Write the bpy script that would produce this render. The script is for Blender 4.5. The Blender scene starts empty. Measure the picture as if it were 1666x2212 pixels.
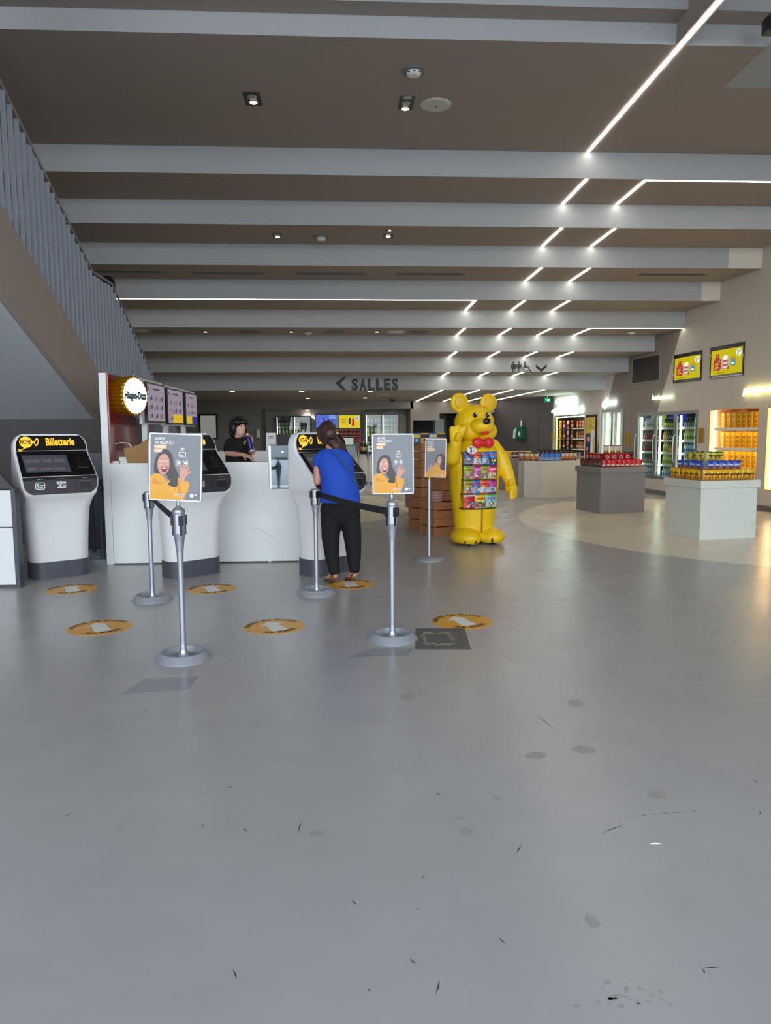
import bpy, bmesh, math, random
from mathutils import Vector, Matrix, Euler
random.seed(7)
SC = bpy.context.scene
COL = SC.collection
pi = math.pi
V = Vector

# ------------------------------------------------------------------ camera
F = 1600.0
H = 1.45
YAW, PITCH, ROLL = math.radians(3.17), math.radians(6.12), -0.0057
RC = Matrix.Rotation(-YAW, 3, 'Z') @ Matrix.Rotation(pi / 2 - PITCH, 3, 'X') @ Matrix.Rotation(ROLL, 3, 'Z')
CO = V((0, 0, H))
cam = bpy.data.cameras.new('camera')
cam.sensor_fit = 'HORIZONTAL'
cam.sensor_width = 36
cam.lens = F / 1666 * 36
cam.clip_end = 200
camo = bpy.data.objects.new('camera', cam)
COL.objects.link(camo)
camo.matrix_world = Matrix.Translation(CO) @ RC.to_4x4()
SC.camera = camo

def ray(x, y): return RC @ V(((x - 833) / F, (1106 - y) / F, -1))
def at_z(x, y, z=0.0):
    r = ray(x, y); return CO + r * ((z - H) / r.z)
def at_y(x, y, Y):
    r = ray(x, y); return CO + r * (Y / r.y)
def at_x(x, y, X):
    r = ray(x, y); return CO + r * (X / r.x)
fl = at_z

# ------------------------------------------------------------------ materials
def lin(h):
    if not isinstance(h, str): return tuple(h)
    h = h.lstrip('#')
    o = []
    for i in (0, 2, 4):
        c = int(h[i:i + 2], 16) / 255
        o.append(c / 12.92 if c <= .04045 else ((c + .055) / 1.055) ** 2.4)
    return tuple(o)

MATS = {}
def mat(name, col='808080', rough=.5, metal=0., emit=0., ecol=None, var=.05, scale=7., bump=0., bscale=60., spec=.5, coat=0., stretch=None):
    if name in MATS: return MATS[name]
    m = bpy.data.materials.new(name); m.use_nodes = True
    nt = m.node_tree; N = nt.nodes; L = nt.links
    p = N['Principled BSDF']
    c = lin(col)
    p.inputs['Roughness'].default_value = rough
    p.inputs['Metallic'].default_value = metal
    p.inputs['Specular IOR Level'].default_value = spec
    p.inputs['Coat Weight'].default_value = coat
    tc = N.new('ShaderNodeTexCoord')
    mp = N.new('ShaderNodeMapping'); L.new(tc.outputs['Object'], mp.inputs['Vector'])
    if stretch: mp.inputs['Scale'].default_value = stretch
    nz = N.new('ShaderNodeTexNoise'); nz.inputs['Scale'].default_value = scale; nz.inputs['Detail'].default_value = 4
    L.new(mp.outputs[0], nz.inputs['Vector'])
    mr = N.new('ShaderNodeMapRange')
    mr.inputs['To Min'].default_value = 1 - var; mr.inputs['To Max'].default_value = 1 + var
    L.new(nz.outputs['Fac'], mr.inputs['Value'])
    hs = N.new('ShaderNodeHueSaturation'); hs.inputs['Color'].default_value = (*c, 1)
    L.new(mr.outputs[0], hs.inputs['Value'])
    L.new(hs.outputs[0], p.inputs['Base Color'])
    if emit:
        p.inputs['Emission Color'].default_value = (*lin(ecol or col), 1)
        p.inputs['Emission Strength'].default_value = emit
    if bump:
        n2 = N.new('ShaderNodeTexNoise'); n2.inputs['Scale'].default_value = bscale; n2.inputs['Detail'].default_value = 3
        L.new(tc.outputs['Object'], n2.inputs['Vector'])
        b = N.new('ShaderNodeBump'); b.inputs['Strength'].default_value = bump; b.inputs['Distance'].default_value = .01
        L.new(n2.outputs['Fac'], b.inputs['Height']); L.new(b.outputs[0], p.inputs['Normal'])
    MATS[name] = m
    return m

def glow(name, col, s):
    if name in MATS: return MATS[name]
    m = bpy.data.materials.new(name); m.use_nodes = True
    nt = m.node_tree; nt.nodes.clear()
    e = nt.nodes.new('ShaderNodeEmission'); e.inputs[0].default_value = (*lin(col), 1); e.inputs[1].default_value = s
    o = nt.nodes.new('ShaderNodeOutputMaterial'); nt.links.new(e.outputs[0], o.inputs[0])
    MATS[name] = m
    return m

def glassmat(name='clear glass', tint='e8f2f0', ior=1.5, rough=.02):
    if name in MATS: return MATS[name]
    m = bpy.data.materials.new(name); m.use_nodes = True
    nt = m.node_tree; nt.nodes.clear(); N = nt.nodes; L = nt.links
    t = N.new('ShaderNodeBsdfTransparent'); t.inputs[0].default_value = (*lin(tint), 1)
    g = N.new('ShaderNodeBsdfGlossy'); g.inputs['Roughness'].default_value = rough
    lw = N.new('ShaderNodeLayerWeight'); lw.inputs[0].default_value = .5
    pw = N.new('ShaderNodeMath'); pw.operation = 'POWER'; pw.inputs[1].default_value = 5; L.new(lw.outputs['Facing'], pw.inputs[0])
    f0 = ((ior - 1) / (ior + 1)) ** 2
    fr = N.new('ShaderNodeMapRange'); fr.inputs['To Min'].default_value = f0; fr.inputs['To Max'].default_value = .95; L.new(pw.outputs[0], fr.inputs[0])
    mx = N.new('ShaderNodeMixShader'); o = N.new('ShaderNodeOutputMaterial')
    L.new(fr.outputs[0], mx.inputs[0]); L.new(t.outputs[0], mx.inputs[1]); L.new(g.outputs[0], mx.inputs[2]); L.new(mx.outputs[0], o.inputs[0])
    MATS[name] = m
    return m

# ------------------------------------------------------------------ mesh building
_TX = {}
def textgeo(s, off):
    k = (s, off)
    if k not in _TX:
        c = bpy.data.curves.new('t', 'FONT'); c.body = s; c.size = 1; c.align_x = 'CENTER'; c.offset = off; c.resolution_u = 3
        o = bpy.data.objects.new('t', c)
        me = bpy.data.meshes.new_from_object(o)
        _TX[k] = ([v.co.copy() for v in me.vertices], [tuple(p.vertices) for p in me.polygons])
        bpy.data.objects.remove(o); bpy.data.curves.remove(c); bpy.data.meshes.remove(me)
    return _TX[k]

def frame(o, right, up):
    r = V(right).normalized(); u = V(up).normalized(); n = r.cross(u)
    M = Matrix((r, u, n)).transposed().to_4x4(); M.translation = V(o)
    return M
def front(o): return frame(o, (1, 0, 0), (0, 0, 1))      # a plane facing -y

def spline(pts, k=5, closed=True):
    n = len(pts); out = []
    for i in range(n if closed else n - 1):
        g = lambda j: V(pts[j % n]) if closed else V(pts[max(0, min(n - 1, j))])
        a, b, c, d = g(i - 1), g(i), g(i + 1), g(i + 2)
        for q in range(k):
            t = q / k
            out.append(.5 * ((2 * b) + (c - a) * t + (2 * a - 5 * b + 4 * c - d) * t * t + (3 * b - a - 3 * c + d) * t ** 3))
    if not closed: out.append(V(pts[-1]))
    return out

class MB:
    def __init__(s): s.v = []; s.f = []; s.m = []; s.s = []
    def add(s, vs, fs, m=0, T=None, sm=False):
        b = len(s.v)
        s.v += [(T @ V(v)) if T else V(v) for v in vs]
        for f in fs:
            s.f.append(tuple(i + b for i in f)); s.m.append(m); s.s.append(sm)
        return s
    def box(s, c, d, m=0, T=None, rz=0):
        x, y, z = d[0] / 2, d[1] / 2, d[2] / 2
        vs = [V((a * x, b * y, e * z)) for a in (-1, 1) for b in (-1, 1) for e in (-1, 1)]
        R = Matrix.Rotation(rz, 3, 'Z')
        vs = [R @ v + V(c) for v in vs]
        return s.add(vs, [(0, 1, 3, 2), (4, 6, 7, 5), (0, 4, 5, 1), (2, 3, 7, 6), (0, 2, 6, 4), (1, 5, 7, 3)], m, T)
    def bx(s, x0, x1, y0, y1, z0, z1, m=0, T=None):
        return s.box(((x0 + x1) / 2, (y0 + y1) / 2, (z0 + z1) / 2), (abs(x1 - x0), abs(y1 - y0), abs(z1 - z0)), m, T)
    def tube(s, pts, r, n=8, m=0, caps=True, T=None, flat=1.):
        pts = [V(p) for p in pts]; k = len(pts)
        rs = r if isinstance(r, (list, tuple)) else [r] * k
        vs = []; up = None
        for i, p in enumerate(pts):
            t = (pts[min(i + 1, k - 1)] - pts[max(i - 1, 0)]).normalized()
            if up is None:
                up = V((0, 0, 1)) if abs(t.z) < .9 else V((1, 0, 0))
            a = t.cross(up).normalized(); b = a.cross(t).normalized(); up = b
            for j in range(n):
                w = 2 * pi * j / n
                vs.append(p + a * (rs[i] * math.cos(w)) + b * (rs[i] * flat * math.sin(w)))
        fs = []
        for i in range(k - 1):
            for j in range(n):
                q = (j + 1) % n
                fs.append((i * n + j, i * n + q, (i + 1) * n + q, (i + 1) * n + j))
        s.add(vs, fs, m, T, True)
        if caps:
            s.add(vs[:n], [tuple(range(n))[::-1]], m, T); s.add(vs[-n:], [tuple(range(n))], m, T)
        return s
    def cyl(s, p0, p1, r0, r1=None, n=16, m=0, T=None):
        return s.tube([p0, p1], [r0, r0 if r1 is None else r1], n, m, True, T)
    def lathe(s, prof, c=(0, 0, 0), n=20, m=0, T=None, ms=None):
        k = len(prof); vs = []
        for r, z in prof:
            for j in range(n):
                w = 2 * pi * j / n
                vs.append(V(c) + V((r * math.cos(w), r * math.sin(w), z)))
        for i in range(k - 1):
            fs = []
            for j in range(n):
                q = (j + 1) % n
                fs.append((i * n + j, i * n + q, (i + 1) * n + q, (i + 1) * n + j))
            s.add(vs, [], m, T)
            b = len(s.v) - len(vs)
            for f in fs:
                s.f.append(tuple(x + b for x in f)); s.m.append(ms[i] if ms else m); s.s.append(True)
        s.add(vs[:n], [tuple(range(n))[::-1]], ms[0] if ms else m, T)
        s.add(vs[-n:], [tuple(range(n))], ms[-1] if ms else m, T)
        return s
    def ell(s, c, r, m=0, n=16, k=10, T=None):
        vs = []; fs = []
        for i in range(k + 1):
            a = pi * i / k
            for j in range(n):
                w = 2 * pi * j / n
                vs.append(V((c[0] + r[0] * math.sin(a) * math.cos(w), c[1] + r[1] * math.sin(a) * math.sin(w), c[2] - r[2] * math.cos(a))))
        for i in range(k):
            for j in range(n):
                q = (j + 1) % n
                fs.append((i * n + j, i * n + q, (i + 1) * n + q, (i + 1) * n + j))
        return s.add(vs, fs, m, T, True)
    def poly(s, pts, m=0, T=None, z=0.):
        vs = [V((p[0], p[1], z)) if len(p) == 2 else V(p) for p in pts]
        return s.add(vs, [tuple(range(len(vs)))], m, T)
    def rect(s, x0, y0, x1, y1, m=0, T=None, z=0.):
        return s.poly([(x0, y0), (x1, y0), (x1, y1), (x0, y1)], m, T, z)
    def disc(s, cx, cy, rx, ry=None, m=0, T=None, z=0., n=28, a0=0, a1=2 * pi):
        ry = rx if ry is None else ry
        full = a1 - a0 > 6.28
        return s.poly([(cx + rx * math.cos(a0 + (a1 - a0) * i / (n if full else n - 1)), cy + ry * math.sin(a0 + (a1 - a0) * i / (n if full else n - 1))) for i in range(n)], m, T, z)
    def outline(s, x0, y0, x1, y1, w, m=0, T=None, z=0.):
        s.rect(x0, y0, x1, y0 + w, m, T, z); s.rect(x0, y1 - w, x1, y1, m, T, z)
        s.rect(x0, y0, x0 + w, y1, m, T, z); return s.rect(x1 - w, y0, x1, y1, m, T, z)
    def prism(s, pts, vec, m=0, T=None):
        n = len(pts); a = [V(p) for p in pts]; b = [p + V(vec) for p in a]
        s.add(a + b, [tuple(range(n))[::-1], tuple(range(n, 2 * n))] + [(i, (i + 1) % n, n + (i + 1) % n, n + i) for i in range(n)], m, T)
        return s
    def text(s, t, T, h, m=0, off=.0, sx=1., z=0., ext=0.):
        vs, fs = textgeo(t, off)
        k = h / .72
        w = [V((v.x * k * sx, v.y * k, z)) for v in vs]
        if ext:
            s.add([p + V((0, 0, ext)) for p in w], fs, m, T)
            ed = {}
            for f in fs:
                for i in range(len(f)):
                    a, b = f[i], f[(i + 1) % len(f)]
                    if (b, a) in ed: del ed[(b, a)]
                    else: ed[(a, b)] = 1
            n = len(w)
            return s.add(w + [p + V((0, 0, ext)) for p in w], [(a, b, n + b, n + a) for a, b in ed], m, T)
        return s.add(w, fs, m, T)
    def loft(s, rings, m=0, caps=True, T=None, sm=True):
        n = len(rings[0]); vs = [p for r in rings for p in r]; fs = []
        for i in range(len(rings) - 1):
            for j in range(n):
                q = (j + 1) % n
                fs.append((i * n + j, i * n + q, (i + 1) * n + q, (i + 1) * n + j))
        s.add(vs, fs, m, T, sm)
        if caps:
            s.add(rings[0], [tuple(range(n))[::-1]], m, T); s.add(rings[-1], [tuple(range(n))], m, T)
        return s
    def build(s, name, mats, parent=None, bevel=0., seg=2, loc=None, rz=None):
        me = bpy.data.meshes.new(name)
        me.from_pydata([tuple(v) for v in s.v], [], s.f)
        for m in (mats if isinstance(mats, (list, tuple)) else [mats]): me.materials.append(m)
        me.polygons.foreach_set('material_index', s.m); me.polygons.foreach_set('use_smooth', s.s)
        me.update()
        o = bpy.data.objects.new(name, me); COL.objects.link(o)
        if parent: o.parent = parent
        if loc is not None: o.location = loc
        if rz is not None: o.rotation_euler.z = rz
        if bevel:
            b = o.modifiers.new('bevel', 'BEVEL'); b.width = bevel; b.segments = seg; b.limit_method = 'ANGLE'; b.angle_limit = .6
        return o

def tag(o, label=None, cat=None, group=None, kind=None):
    if label: o['label'] = label
    if cat: o['category'] = cat
    if group: o['group'] = group
    if kind: o['kind'] = kind
    return o
def struct(o): o['kind'] = 'structure'; return o
def thing(name, loc, label, cat, group=None, rz=0.):
    o = bpy.data.objects.new(name, None); COL.objects.link(o)
    o.empty_display_size = .1
    o.location = loc; o.rotation_euler.z = rz
    return tag(o, label, cat, group)
KIDS = {}
def dup(root, loc, rz=None, label=None, group=None):
    def cp(o, par):
        c = o.copy(); COL.objects.link(c); c.parent = par
        for ch in [k for k in bpy.data.objects if k.parent == o]: cp(ch, c)
        return c
    c = cp(root, None)
    c.location = loc
    if rz is not None: c.rotation_euler.z = rz
    if label: c['label'] = label
    if group: c['group'] = group
    return c

# voxel-fused bodies: overlapping limbs become one continuous surface
def blob(name, prims, mats, parent, voxel=.008, smooth=6, cut=None, loc=None):
    mb = MB()
    for p in prims:
        if p[0] == 'e':
            T = Matrix.Translation(V(p[1]))
            if len(p) > 3: T = T @ Euler(p[3]).to_matrix().to_4x4()
            mb.ell((0, 0, 0), p[2], T=T, n=20, k=14)
        elif p[0] == 'p':                              # chain of (point, radius)
            ch = p[1]
            for i in range(len(ch) - 1):
                mb.tube([ch[i][0], ch[i + 1][0]], [ch[i][1], ch[i + 1][1]], 14)
            for q, r in ch: mb.ell(q, (r, r, r), n=14, k=10)
        elif p[0] == 'l':                              # stacked ellipses (centre, rx, ry)
            rings = []
            for c, rx, ry in p[1]:
                rings.append([V((c[0] + rx * math.cos(2 * pi * j / 24), c[1] + ry * math.sin(2 * pi * j / 24), c[2])) for j in range(24)])
            mb.loft(rings)
    o = mb.build(name, mats, None)
    bm = bmesh.new(); bm.from_mesh(o.data); bmesh.ops.recalc_face_normals(bm, faces=bm.faces); bm.to_mesh(o.data); bm.free()
    r = o.modifiers.new('r', 'REMESH'); r.mode = 'VOXEL'; r.voxel_size = voxel; r.use_smooth_shade = True
    if smooth:
        q = o.modifiers.new('s', 'SMOOTH'); q.iterations = smooth; q.factor = .5
    if cut:
        for i, cb in enumerate(cut):
            co = cb.build('cutter', mats)
            bm = bmesh.new(); bm.from_mesh(co.data); bmesh.ops.recalc_face_normals(bm, faces=bm.faces); bm.to_mesh(co.data); bm.free()
            b = o.modifiers.new('b%d' % i, 'BOOLEAN'); b.operation = 'DIFFERENCE'; b.object = co; b.solver = 'EXACT'
    dg = bpy.context.evaluated_depsgraph_get(); dg.update()
    me = bpy.data.meshes.new_from_object(o.evaluated_get(dg))
    me.name = name
    old = o.data; o.modifiers.clear(); o.data = me; bpy.data.meshes.remove(old)
    if not me.materials:
        for m in (mats if isinstance(mats, (list, tuple)) else [mats]): me.materials.append(m)
    for c in [x for x in bpy.data.objects if x.name.startswith('cutter')]: bpy.data.objects.remove(c)
    o.name = name
    if parent: o.parent = parent
    if loc is not None: o.location = loc
    return o
# ------------------------------------------------------------------ shared materials
m_riser = mat('pale grey paint', 'a9adae', .75, var=.03)
m_soffit = mat('taupe ceiling paint', 'a2978e', .8, var=.03)
m_cream = mat('cream paint', 'd6d2c4', .7, var=.03)
m_taupe = mat('taupe wall paint', '857d76', .75, var=.04)
m_dark = mat('dark grey wall paint', '4c494a', .7, var=.05)
m_white = mat('white laminate', 'dfe4e2', .35, var=.02)
m_whitem = mat('white metal', 'e4e6e5', .35, var=.02)
m_black = mat('black plastic', '141416', .35, var=.05)
m_blk_gl = mat('black glossy plastic', '0c0c0e', .12, var=.05, coat=.3)
m_blackf = mat('black belt webbing', '17171a', .8, var=.12, scale=90)
m_alu = mat('silver grey metal', 'aab0b8', .38, .75, var=.05)
m_cast = mat('scuffed cast metal', '9a9ea3', .55, .35, var=.2, scale=30)
m_dgrey = mat('dark grey plastic', '4a4c55', .45, var=.06)
m_mgrey = mat('mid grey laminate', '8b8885', .5, var=.03)
m_steel = mat('brushed steel', 'c2c5c6', .3, .9, var=.06, stretch=(1, 1, 20))
m_yellow = mat('yellow moulded plastic', 'f2c70a', .42, var=.04, scale=12, bump=.15, bscale=120)
m_red = mat('red moulded plastic', 'd8202c', .4, var=.04)
m_glass = glassmat()
m_led = glow('white led', 'fff7ea', 21.)
m_ledside = glow('white led edge', 'fff6e4', 13.)
m_shelf = mat('white shelf', 'e6e6dc', .5)

# ------------------------------------------------------------------ floor
def floor_material():
    m = bpy.data.materials.new('grey resin floor with cream circles'); m.use_nodes = True
    nt = m.node_tree; N = nt.nodes; L = nt.links; p = N['Principled BSDF']
    tc = N.new('ShaderNodeTexCoord'); sp = N.new('ShaderNodeSeparateXYZ'); L.new(tc.outputs['Object'], sp.inputs[0])
    def math_(op, a, b=None):
        n = N.new('ShaderNodeMath'); n.operation = op
        for i, q in enumerate((a, b)):
            if q is None: continue
            if isinstance(q, (int, float)): n.inputs[i].default_value = q
            else: L.new(q, n.inputs[i])
        return n.outputs[0]
    def ellipse(cx, cy, a, b):
        dx = math_('DIVIDE', math_('SUBTRACT', sp.outputs[0], cx), a); dy = math_('DIVIDE', math_('SUBTRACT', sp.outputs[1], cy), b)
        r = math_('ADD', math_('MULTIPLY', dx, dx), math_('MULTIPLY', dy, dy))
        return math_('LESS_THAN', r, 1.)
    mask = math_('MAXIMUM', ellipse(6.05, 11.3, 3.2, 4.2), ellipse(-1.35, 14.6, 2.75, 3.3))
    def noise(sc, det=4, stretch=None, dist=0):
        n = N.new('ShaderNodeTexNoise'); n.inputs['Scale'].default_value = sc; n.inputs['Detail'].default_value = det
        n.inputs['Distortion'].default_value = dist
        if stretch:
            mp = N.new('ShaderNodeMapping'); mp.inputs['Scale'].default_value = stretch; mp.inputs['Rotation'].default_value = (0, 0, .4)
            L.new(tc.outputs['Object'], mp.inputs[0]); L.new(mp.outputs[0], n.inputs[0])
        else: L.new(tc.outputs['Object'], n.inputs[0])
        return n.outputs['Fac']
    def ramp(v, a, b, c0, c1):
        r = N.new('ShaderNodeMapRange'); r.inputs['From Min'].default_value = a; r.inputs['From Max'].default_value = b
        r.inputs['To Min'].default_value = c0; r.inputs['To Max'].default_value = c1; L.new(v, r.inputs[0]); return r.outputs[0]
    mix = N.new('ShaderNodeMix'); mix.data_type = 'RGBA'
    mix.inputs[6].default_value = (*lin('a7a5a1'), 1); mix.inputs[7].default_value = (*lin('e4d8bf'), 1)
    L.new(mask, mix.inputs[0])
    val = math_('MULTIPLY', ramp(noise(.45, 4), .1, .9, .9, 1.1), ramp(noise(4., 6), .1, .9, .94, 1.06))
    # sparse dirt patches and thin scuffs
    hs = N.new('ShaderNodeHueSaturation'); L.new(mix.outputs[2], hs.inputs['Color']); L.new(val, hs.inputs['Value'])
    L.new(hs.outputs[0], p.inputs['Base Color'])
    L.new(ramp(noise(.9, 3), .1, .9, .21, .33), p.inputs['Roughness'])
    p.inputs['Specular IOR Level'].default_value = .5
    b = N.new('ShaderNodeBump'); b.inputs['Strength'].default_value = .05; b.inputs['Distance'].default_value = .05
    L.new(noise(2.2, 2), b.inputs['Height']); L.new(b.outputs[0], p.inputs['Normal'])
    return m
m_floor = floor_material()
fb = MB().poly([(-9.3, -4, 0), (13, -4, 0), (13, 34, 0), (-9.3, 34, 0)])
rnd = random.Random(11)
def scratch(px, py, dx, dy, w):
    a, b_ = fl(px, py), fl(px + dx, py + dy); d = b_ - a; n = V((-d.y, d.x, 0)).normalized() * w
    m_ = (a + b_) / 2 + n * rnd.uniform(-2, 2)
    fb.poly([p + V((0, 0, .0006)) for p in (a, m_ - n, b_, m_ + n)], 1)
for q in ((1157, 1543, 40, 30), (137, 1764, 20, -8), (645, 1800, 8, -26), (760, 1944, 12, 12), (1076, 2026, 18, 14), (503, 2094, 9, 22), (941, 2150, 8, -36), (1093, 1418, 14, 10), (1626, 1684, 12, 8), (1300, 1800, 50, -18), (909, 1895, 10, -3),
          (796, 2142, 2, -6), (885, 2070, 16, 12), (1517, 2092, 5, 12), (1520, 2092, 36, -2), (487, 1702, 20, -5), (520, 1790, 16, 8), (1087, 1494, 12, 4), (65, 1508, 22, -4), (92, 1540, 12, -4), (1640, 1760, 3, -8), (945, 1712, 8, 8), (1115, 1845, 12, -20), (433, 1786, 8, -6), (899, 1964, 6, -2), (311, 1540, 8, -8)):
    scratch(*q, .0022)
for k in range(7): scratch(1363 + k * 22, 1763 - k * 1.6, 14, -1.5, .0018)
def stain(cx, cy, rx, ry, m_, k=14):
    c_ = fl(cx, cy); sx, sy = (fl(cx + rx, cy) - c_).length, (fl(cx, cy - ry) - c_).length
    fb.poly([c_ + V((sx * math.cos(2 * pi * i / k) * rnd.uniform(.55, 1.1), sy * math.sin(2 * pi * i / k) * rnd.uniform(.55, 1.1), .0004)) for i in range(k)], m_)
for cx, cy, rx, ry in ((1245, 1519, 20, 9), (1262, 1619, 30, 10), (1008, 1796, 16, 10), (992, 1767, 12, 6), (684, 1800, 16, 8), (1420, 1718, 22, 12), (1280, 1990, 16, 16), (1075, 1724, 14, 6), (880, 1505, 20, 10), (1160, 1632, 26, 8)): stain(cx, cy, rx, ry, 2)
for k in range(26): stain(1350 + rnd.gauss(0, 38), 2160 + rnd.gauss(0, 22), rnd.uniform(3, 9), rnd.uniform(2, 5), 2, 8)
fb.poly([fl(262, 1500) + V((0, 0, .0003)), fl(408, 1488) + V((0, 0, .0003)), fl(430, 1461) + V((0, 0, .0003)), fl(312, 1466) + V((0, 0, .0003))], 3)  # two four-sided patches in a darker grey than the floor
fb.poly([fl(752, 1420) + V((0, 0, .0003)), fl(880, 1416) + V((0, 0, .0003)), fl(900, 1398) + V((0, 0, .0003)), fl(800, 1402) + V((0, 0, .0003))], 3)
struct(fb.build('floor', [m_floor, mat('rubber scuff', '3c3c3e', .6), mat('dried dirt', '9c9991', .45, var=.15, scale=25), mat('darker floor quad', '8d8e92', .25, var=.08)]))
p = fl(1416, 1826)
tag(MB().poly([(-.03, .003, .003), (-.012, -.004, .005), (.012, -.005, .004), (.03, .001, .002), (.01, .003, .006), (-.012, .005, .006)]).build('paper_scrap', mat('torn white paper', 'eeece6', .7), loc=p), 'tiny white paper scrap on the grey floor at right', 'litter')
# pavement outside the entrance
struct(MB().poly([(-40, -45, -.02), (45, -45, -.02), (45, -4, -.02), (-40, -4, -.02)]).build('pavement', mat('pavement', '9c9a96', .9, var=.1, scale=2)))

# ------------------------------------------------------------------ right wall frame
W0 = V((8.993, 0, 0)); EU = V((-.1093, .994, 0)).normalized(); WN = V((-EU.y, EU.x, 0))
WRZ = math.atan2(-EU.y, -EU.x)                      # things on this wall face local -y
def wallpt(px, py, out=0.):
    r = ray(px, py); o = W0 + WN * out
    return CO + r * ((o - CO).dot(WN) / r.dot(WN))
def ws(px, py, out=0.):
    p = wallpt(px, py, out); return (-(p - W0).dot(EU), p.z)
def wallX(Y): return 8.993 - .1093 / .994 * Y
def wloc(s, z=0., out=0.): return W0 - EU * s + WN * out + V((0, 0, z))

# ------------------------------------------------------------------ stepped ceiling
D = [7.95] + [10.9 + 1.2 * i for i in range(8)]      # distance of every riser
Z = [5.42 - .36 * i for i in range(9)]              # height of the soffit that follows it
XL = -9.3
cb = MB()
path = [(-4, 6.3), (7.7, 6.3), (7.7, 5.63), (7.95, 5.63)]
for d, z in zip(D, Z): path += [(d, path[-1][1]), (d, z)]
path.append((34, Z[-1]))
cleaned = [path[0]]
for q in path[1:]:
    if q != cleaned[-1]: cleaned.append(q)
CREAM_END = {3: (at_y(1575, 550, D[3]).x), 4: (at_y(1516, 625, D[4]).x)}
for (y0, z0), (y1, z1) in zip(cleaned, cleaned[1:]):
    ris = abs(y0 - y1) < 1e-6
    x0, x1 = max(wallX(y0), 4.6), max(wallX(y1), 4.6)
    k = next((i for i, d in enumerate(D) if abs(d - y0) < 1e-6), None) if ris else None
    if k in CREAM_END:
        c = CREAM_END[k]
        cb.poly([(XL, y0, z0), (c, y0, z0), (c, y1, z1), (XL, y1, z1)], 0)
        cb.poly([(c, y0, z0), (x0, y0, z0), (x1, y1, z1), (c, y1, z1)], 2)
    else:
        cb.poly([(XL, y0, z0), (x0, y0, z0), (x1, y1, z1), (XL, y1, z1)], 0 if ris else 1)
# painted light corner on the first soffit
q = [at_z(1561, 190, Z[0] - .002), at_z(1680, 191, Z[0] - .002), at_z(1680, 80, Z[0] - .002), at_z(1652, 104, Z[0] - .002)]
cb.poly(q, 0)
struct(cb.build('ceiling', [m_riser, m_soffit, m_cream]))

# ------------------------------------------------------------------ room walls
struct(MB().poly([(XL, -4, 0), (XL, 34, 0), (XL, 34, 6.3), (XL, -4, 6.3)]).build('wall_left', m_taupe))

def wall_paint():
    m = bpy.data.materials.new('wall paint in two tones'); m.use_nodes = True
    nt = m.node_tree; N = nt.nodes; L = nt.links; p = N['Principled BSDF']; p.inputs['Roughness'].default_value = .7
    tc = N.new('ShaderNodeTexCoord'); sp = N.new('ShaderNodeSeparateXYZ'); L.new(tc.outputs['Object'], sp.inputs[0])
    a, b = ws(1478, 690), ws(1420, 890)
    k = (a[0] - b[0]) / (a[1] - b[1])
    def mt(op, *ar):
        n = N.new('ShaderNodeMath'); n.operation = op
        for i, q in enumerate(ar):
            if isinstance(q, (int, float)): n.inputs[i].default_value = q
            else: L.new(q, n.inputs[i])
        return n.outputs[0]
    near = mt('GREATER_THAN', mt('SUBTRACT', sp.outputs[0], mt('MULTIPLY', sp.outputs[2], k)), b[0] - k * b[1])
    far = mt('LESS_THAN', mt('ADD', sp.outputs[0], mt('MULTIPLY', sp.outputs[2], -.5)), ws(1316, 860)[0] - .5 * ws(1316, 860)[1])
    mix = N.new('ShaderNodeMix'); mix.data_type = 'RGBA'
    mix.inputs[6].default_value = (*lin('857d76'), 1); mix.inputs[7].default_value = (*lin('c6bfb4'), 1)
    L.new(mt('MAXIMUM', near, far), mix.inputs[0])
    nz = N.new('ShaderNodeTexNoise'); nz.inputs['Scale'].default_value = 3; L.new(tc.outputs['Object'], nz.inputs[0])
    mr = N.new('ShaderNodeMapRange'); mr.inputs['To Min'].default_value = .97; mr.inputs['To Max'].default_value = 1.03; L.new(nz.outputs['Fac'], mr.inputs[0])
    hs = N.new('ShaderNodeHueSaturation'); L.new(mix.outputs[2], hs.inputs['Color']); L.new(mr.outputs[0], hs.inputs['Value'])
    L.new(hs.outputs[0], p.inputs['Base Color'])
    return m
def opening(x0, x1, ytop, zb, ymid=960):
    return [ws(x0, ymid)[0], ws(x1, ymid)[0], zb, ws((x0 + x1) / 2, ytop)[1]]
OP = {'snack': opening(1199, 1262, 897, .25), 'freezer': opening(1299, 1347, 884, .2),
      'fridge': opening(1375, 1506, 889, .36), 'popcorn': opening(1531, 1637, 881, .36)}
sc0 = ws(1654, 960)[0]
OP['candy'] = [sc0, sc0 + 1.35, .36, OP['popcorn'][3]]
ss = sorted({-22.95, 6.} | {o[i] for o in OP.values() for i in (0, 1)})
zs = sorted({0., 6.3} | {o[i] for o in OP.values() for i in (2, 3)})
wb = MB()
for s0, s1 in zip(ss, ss[1:]):
    for z0, z1 in zip(zs, zs[1:]):
        sm, zm = (s0 + s1) / 2, (z0 + z1) / 2
        if any(o[0] < sm < o[1] and o[2] < zm < o[3] for o in OP.values()): continue
        wb.poly([(s0, 0, z0), (s1, 0, z0), (s1, 0, z1), (s0, 0, z1)])
struct(wb.build('wall_right', wall_paint(), loc=W0, rz=WRZ))
# kick strip of the right wall
struct(MB().bx(ws(1395, 1065)[0], 6, -.012, .0, 0, .1).build('baseboard_right', mat('grey kick strip', '6d6862', .5), loc=W0, rz=WRZ))

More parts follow.
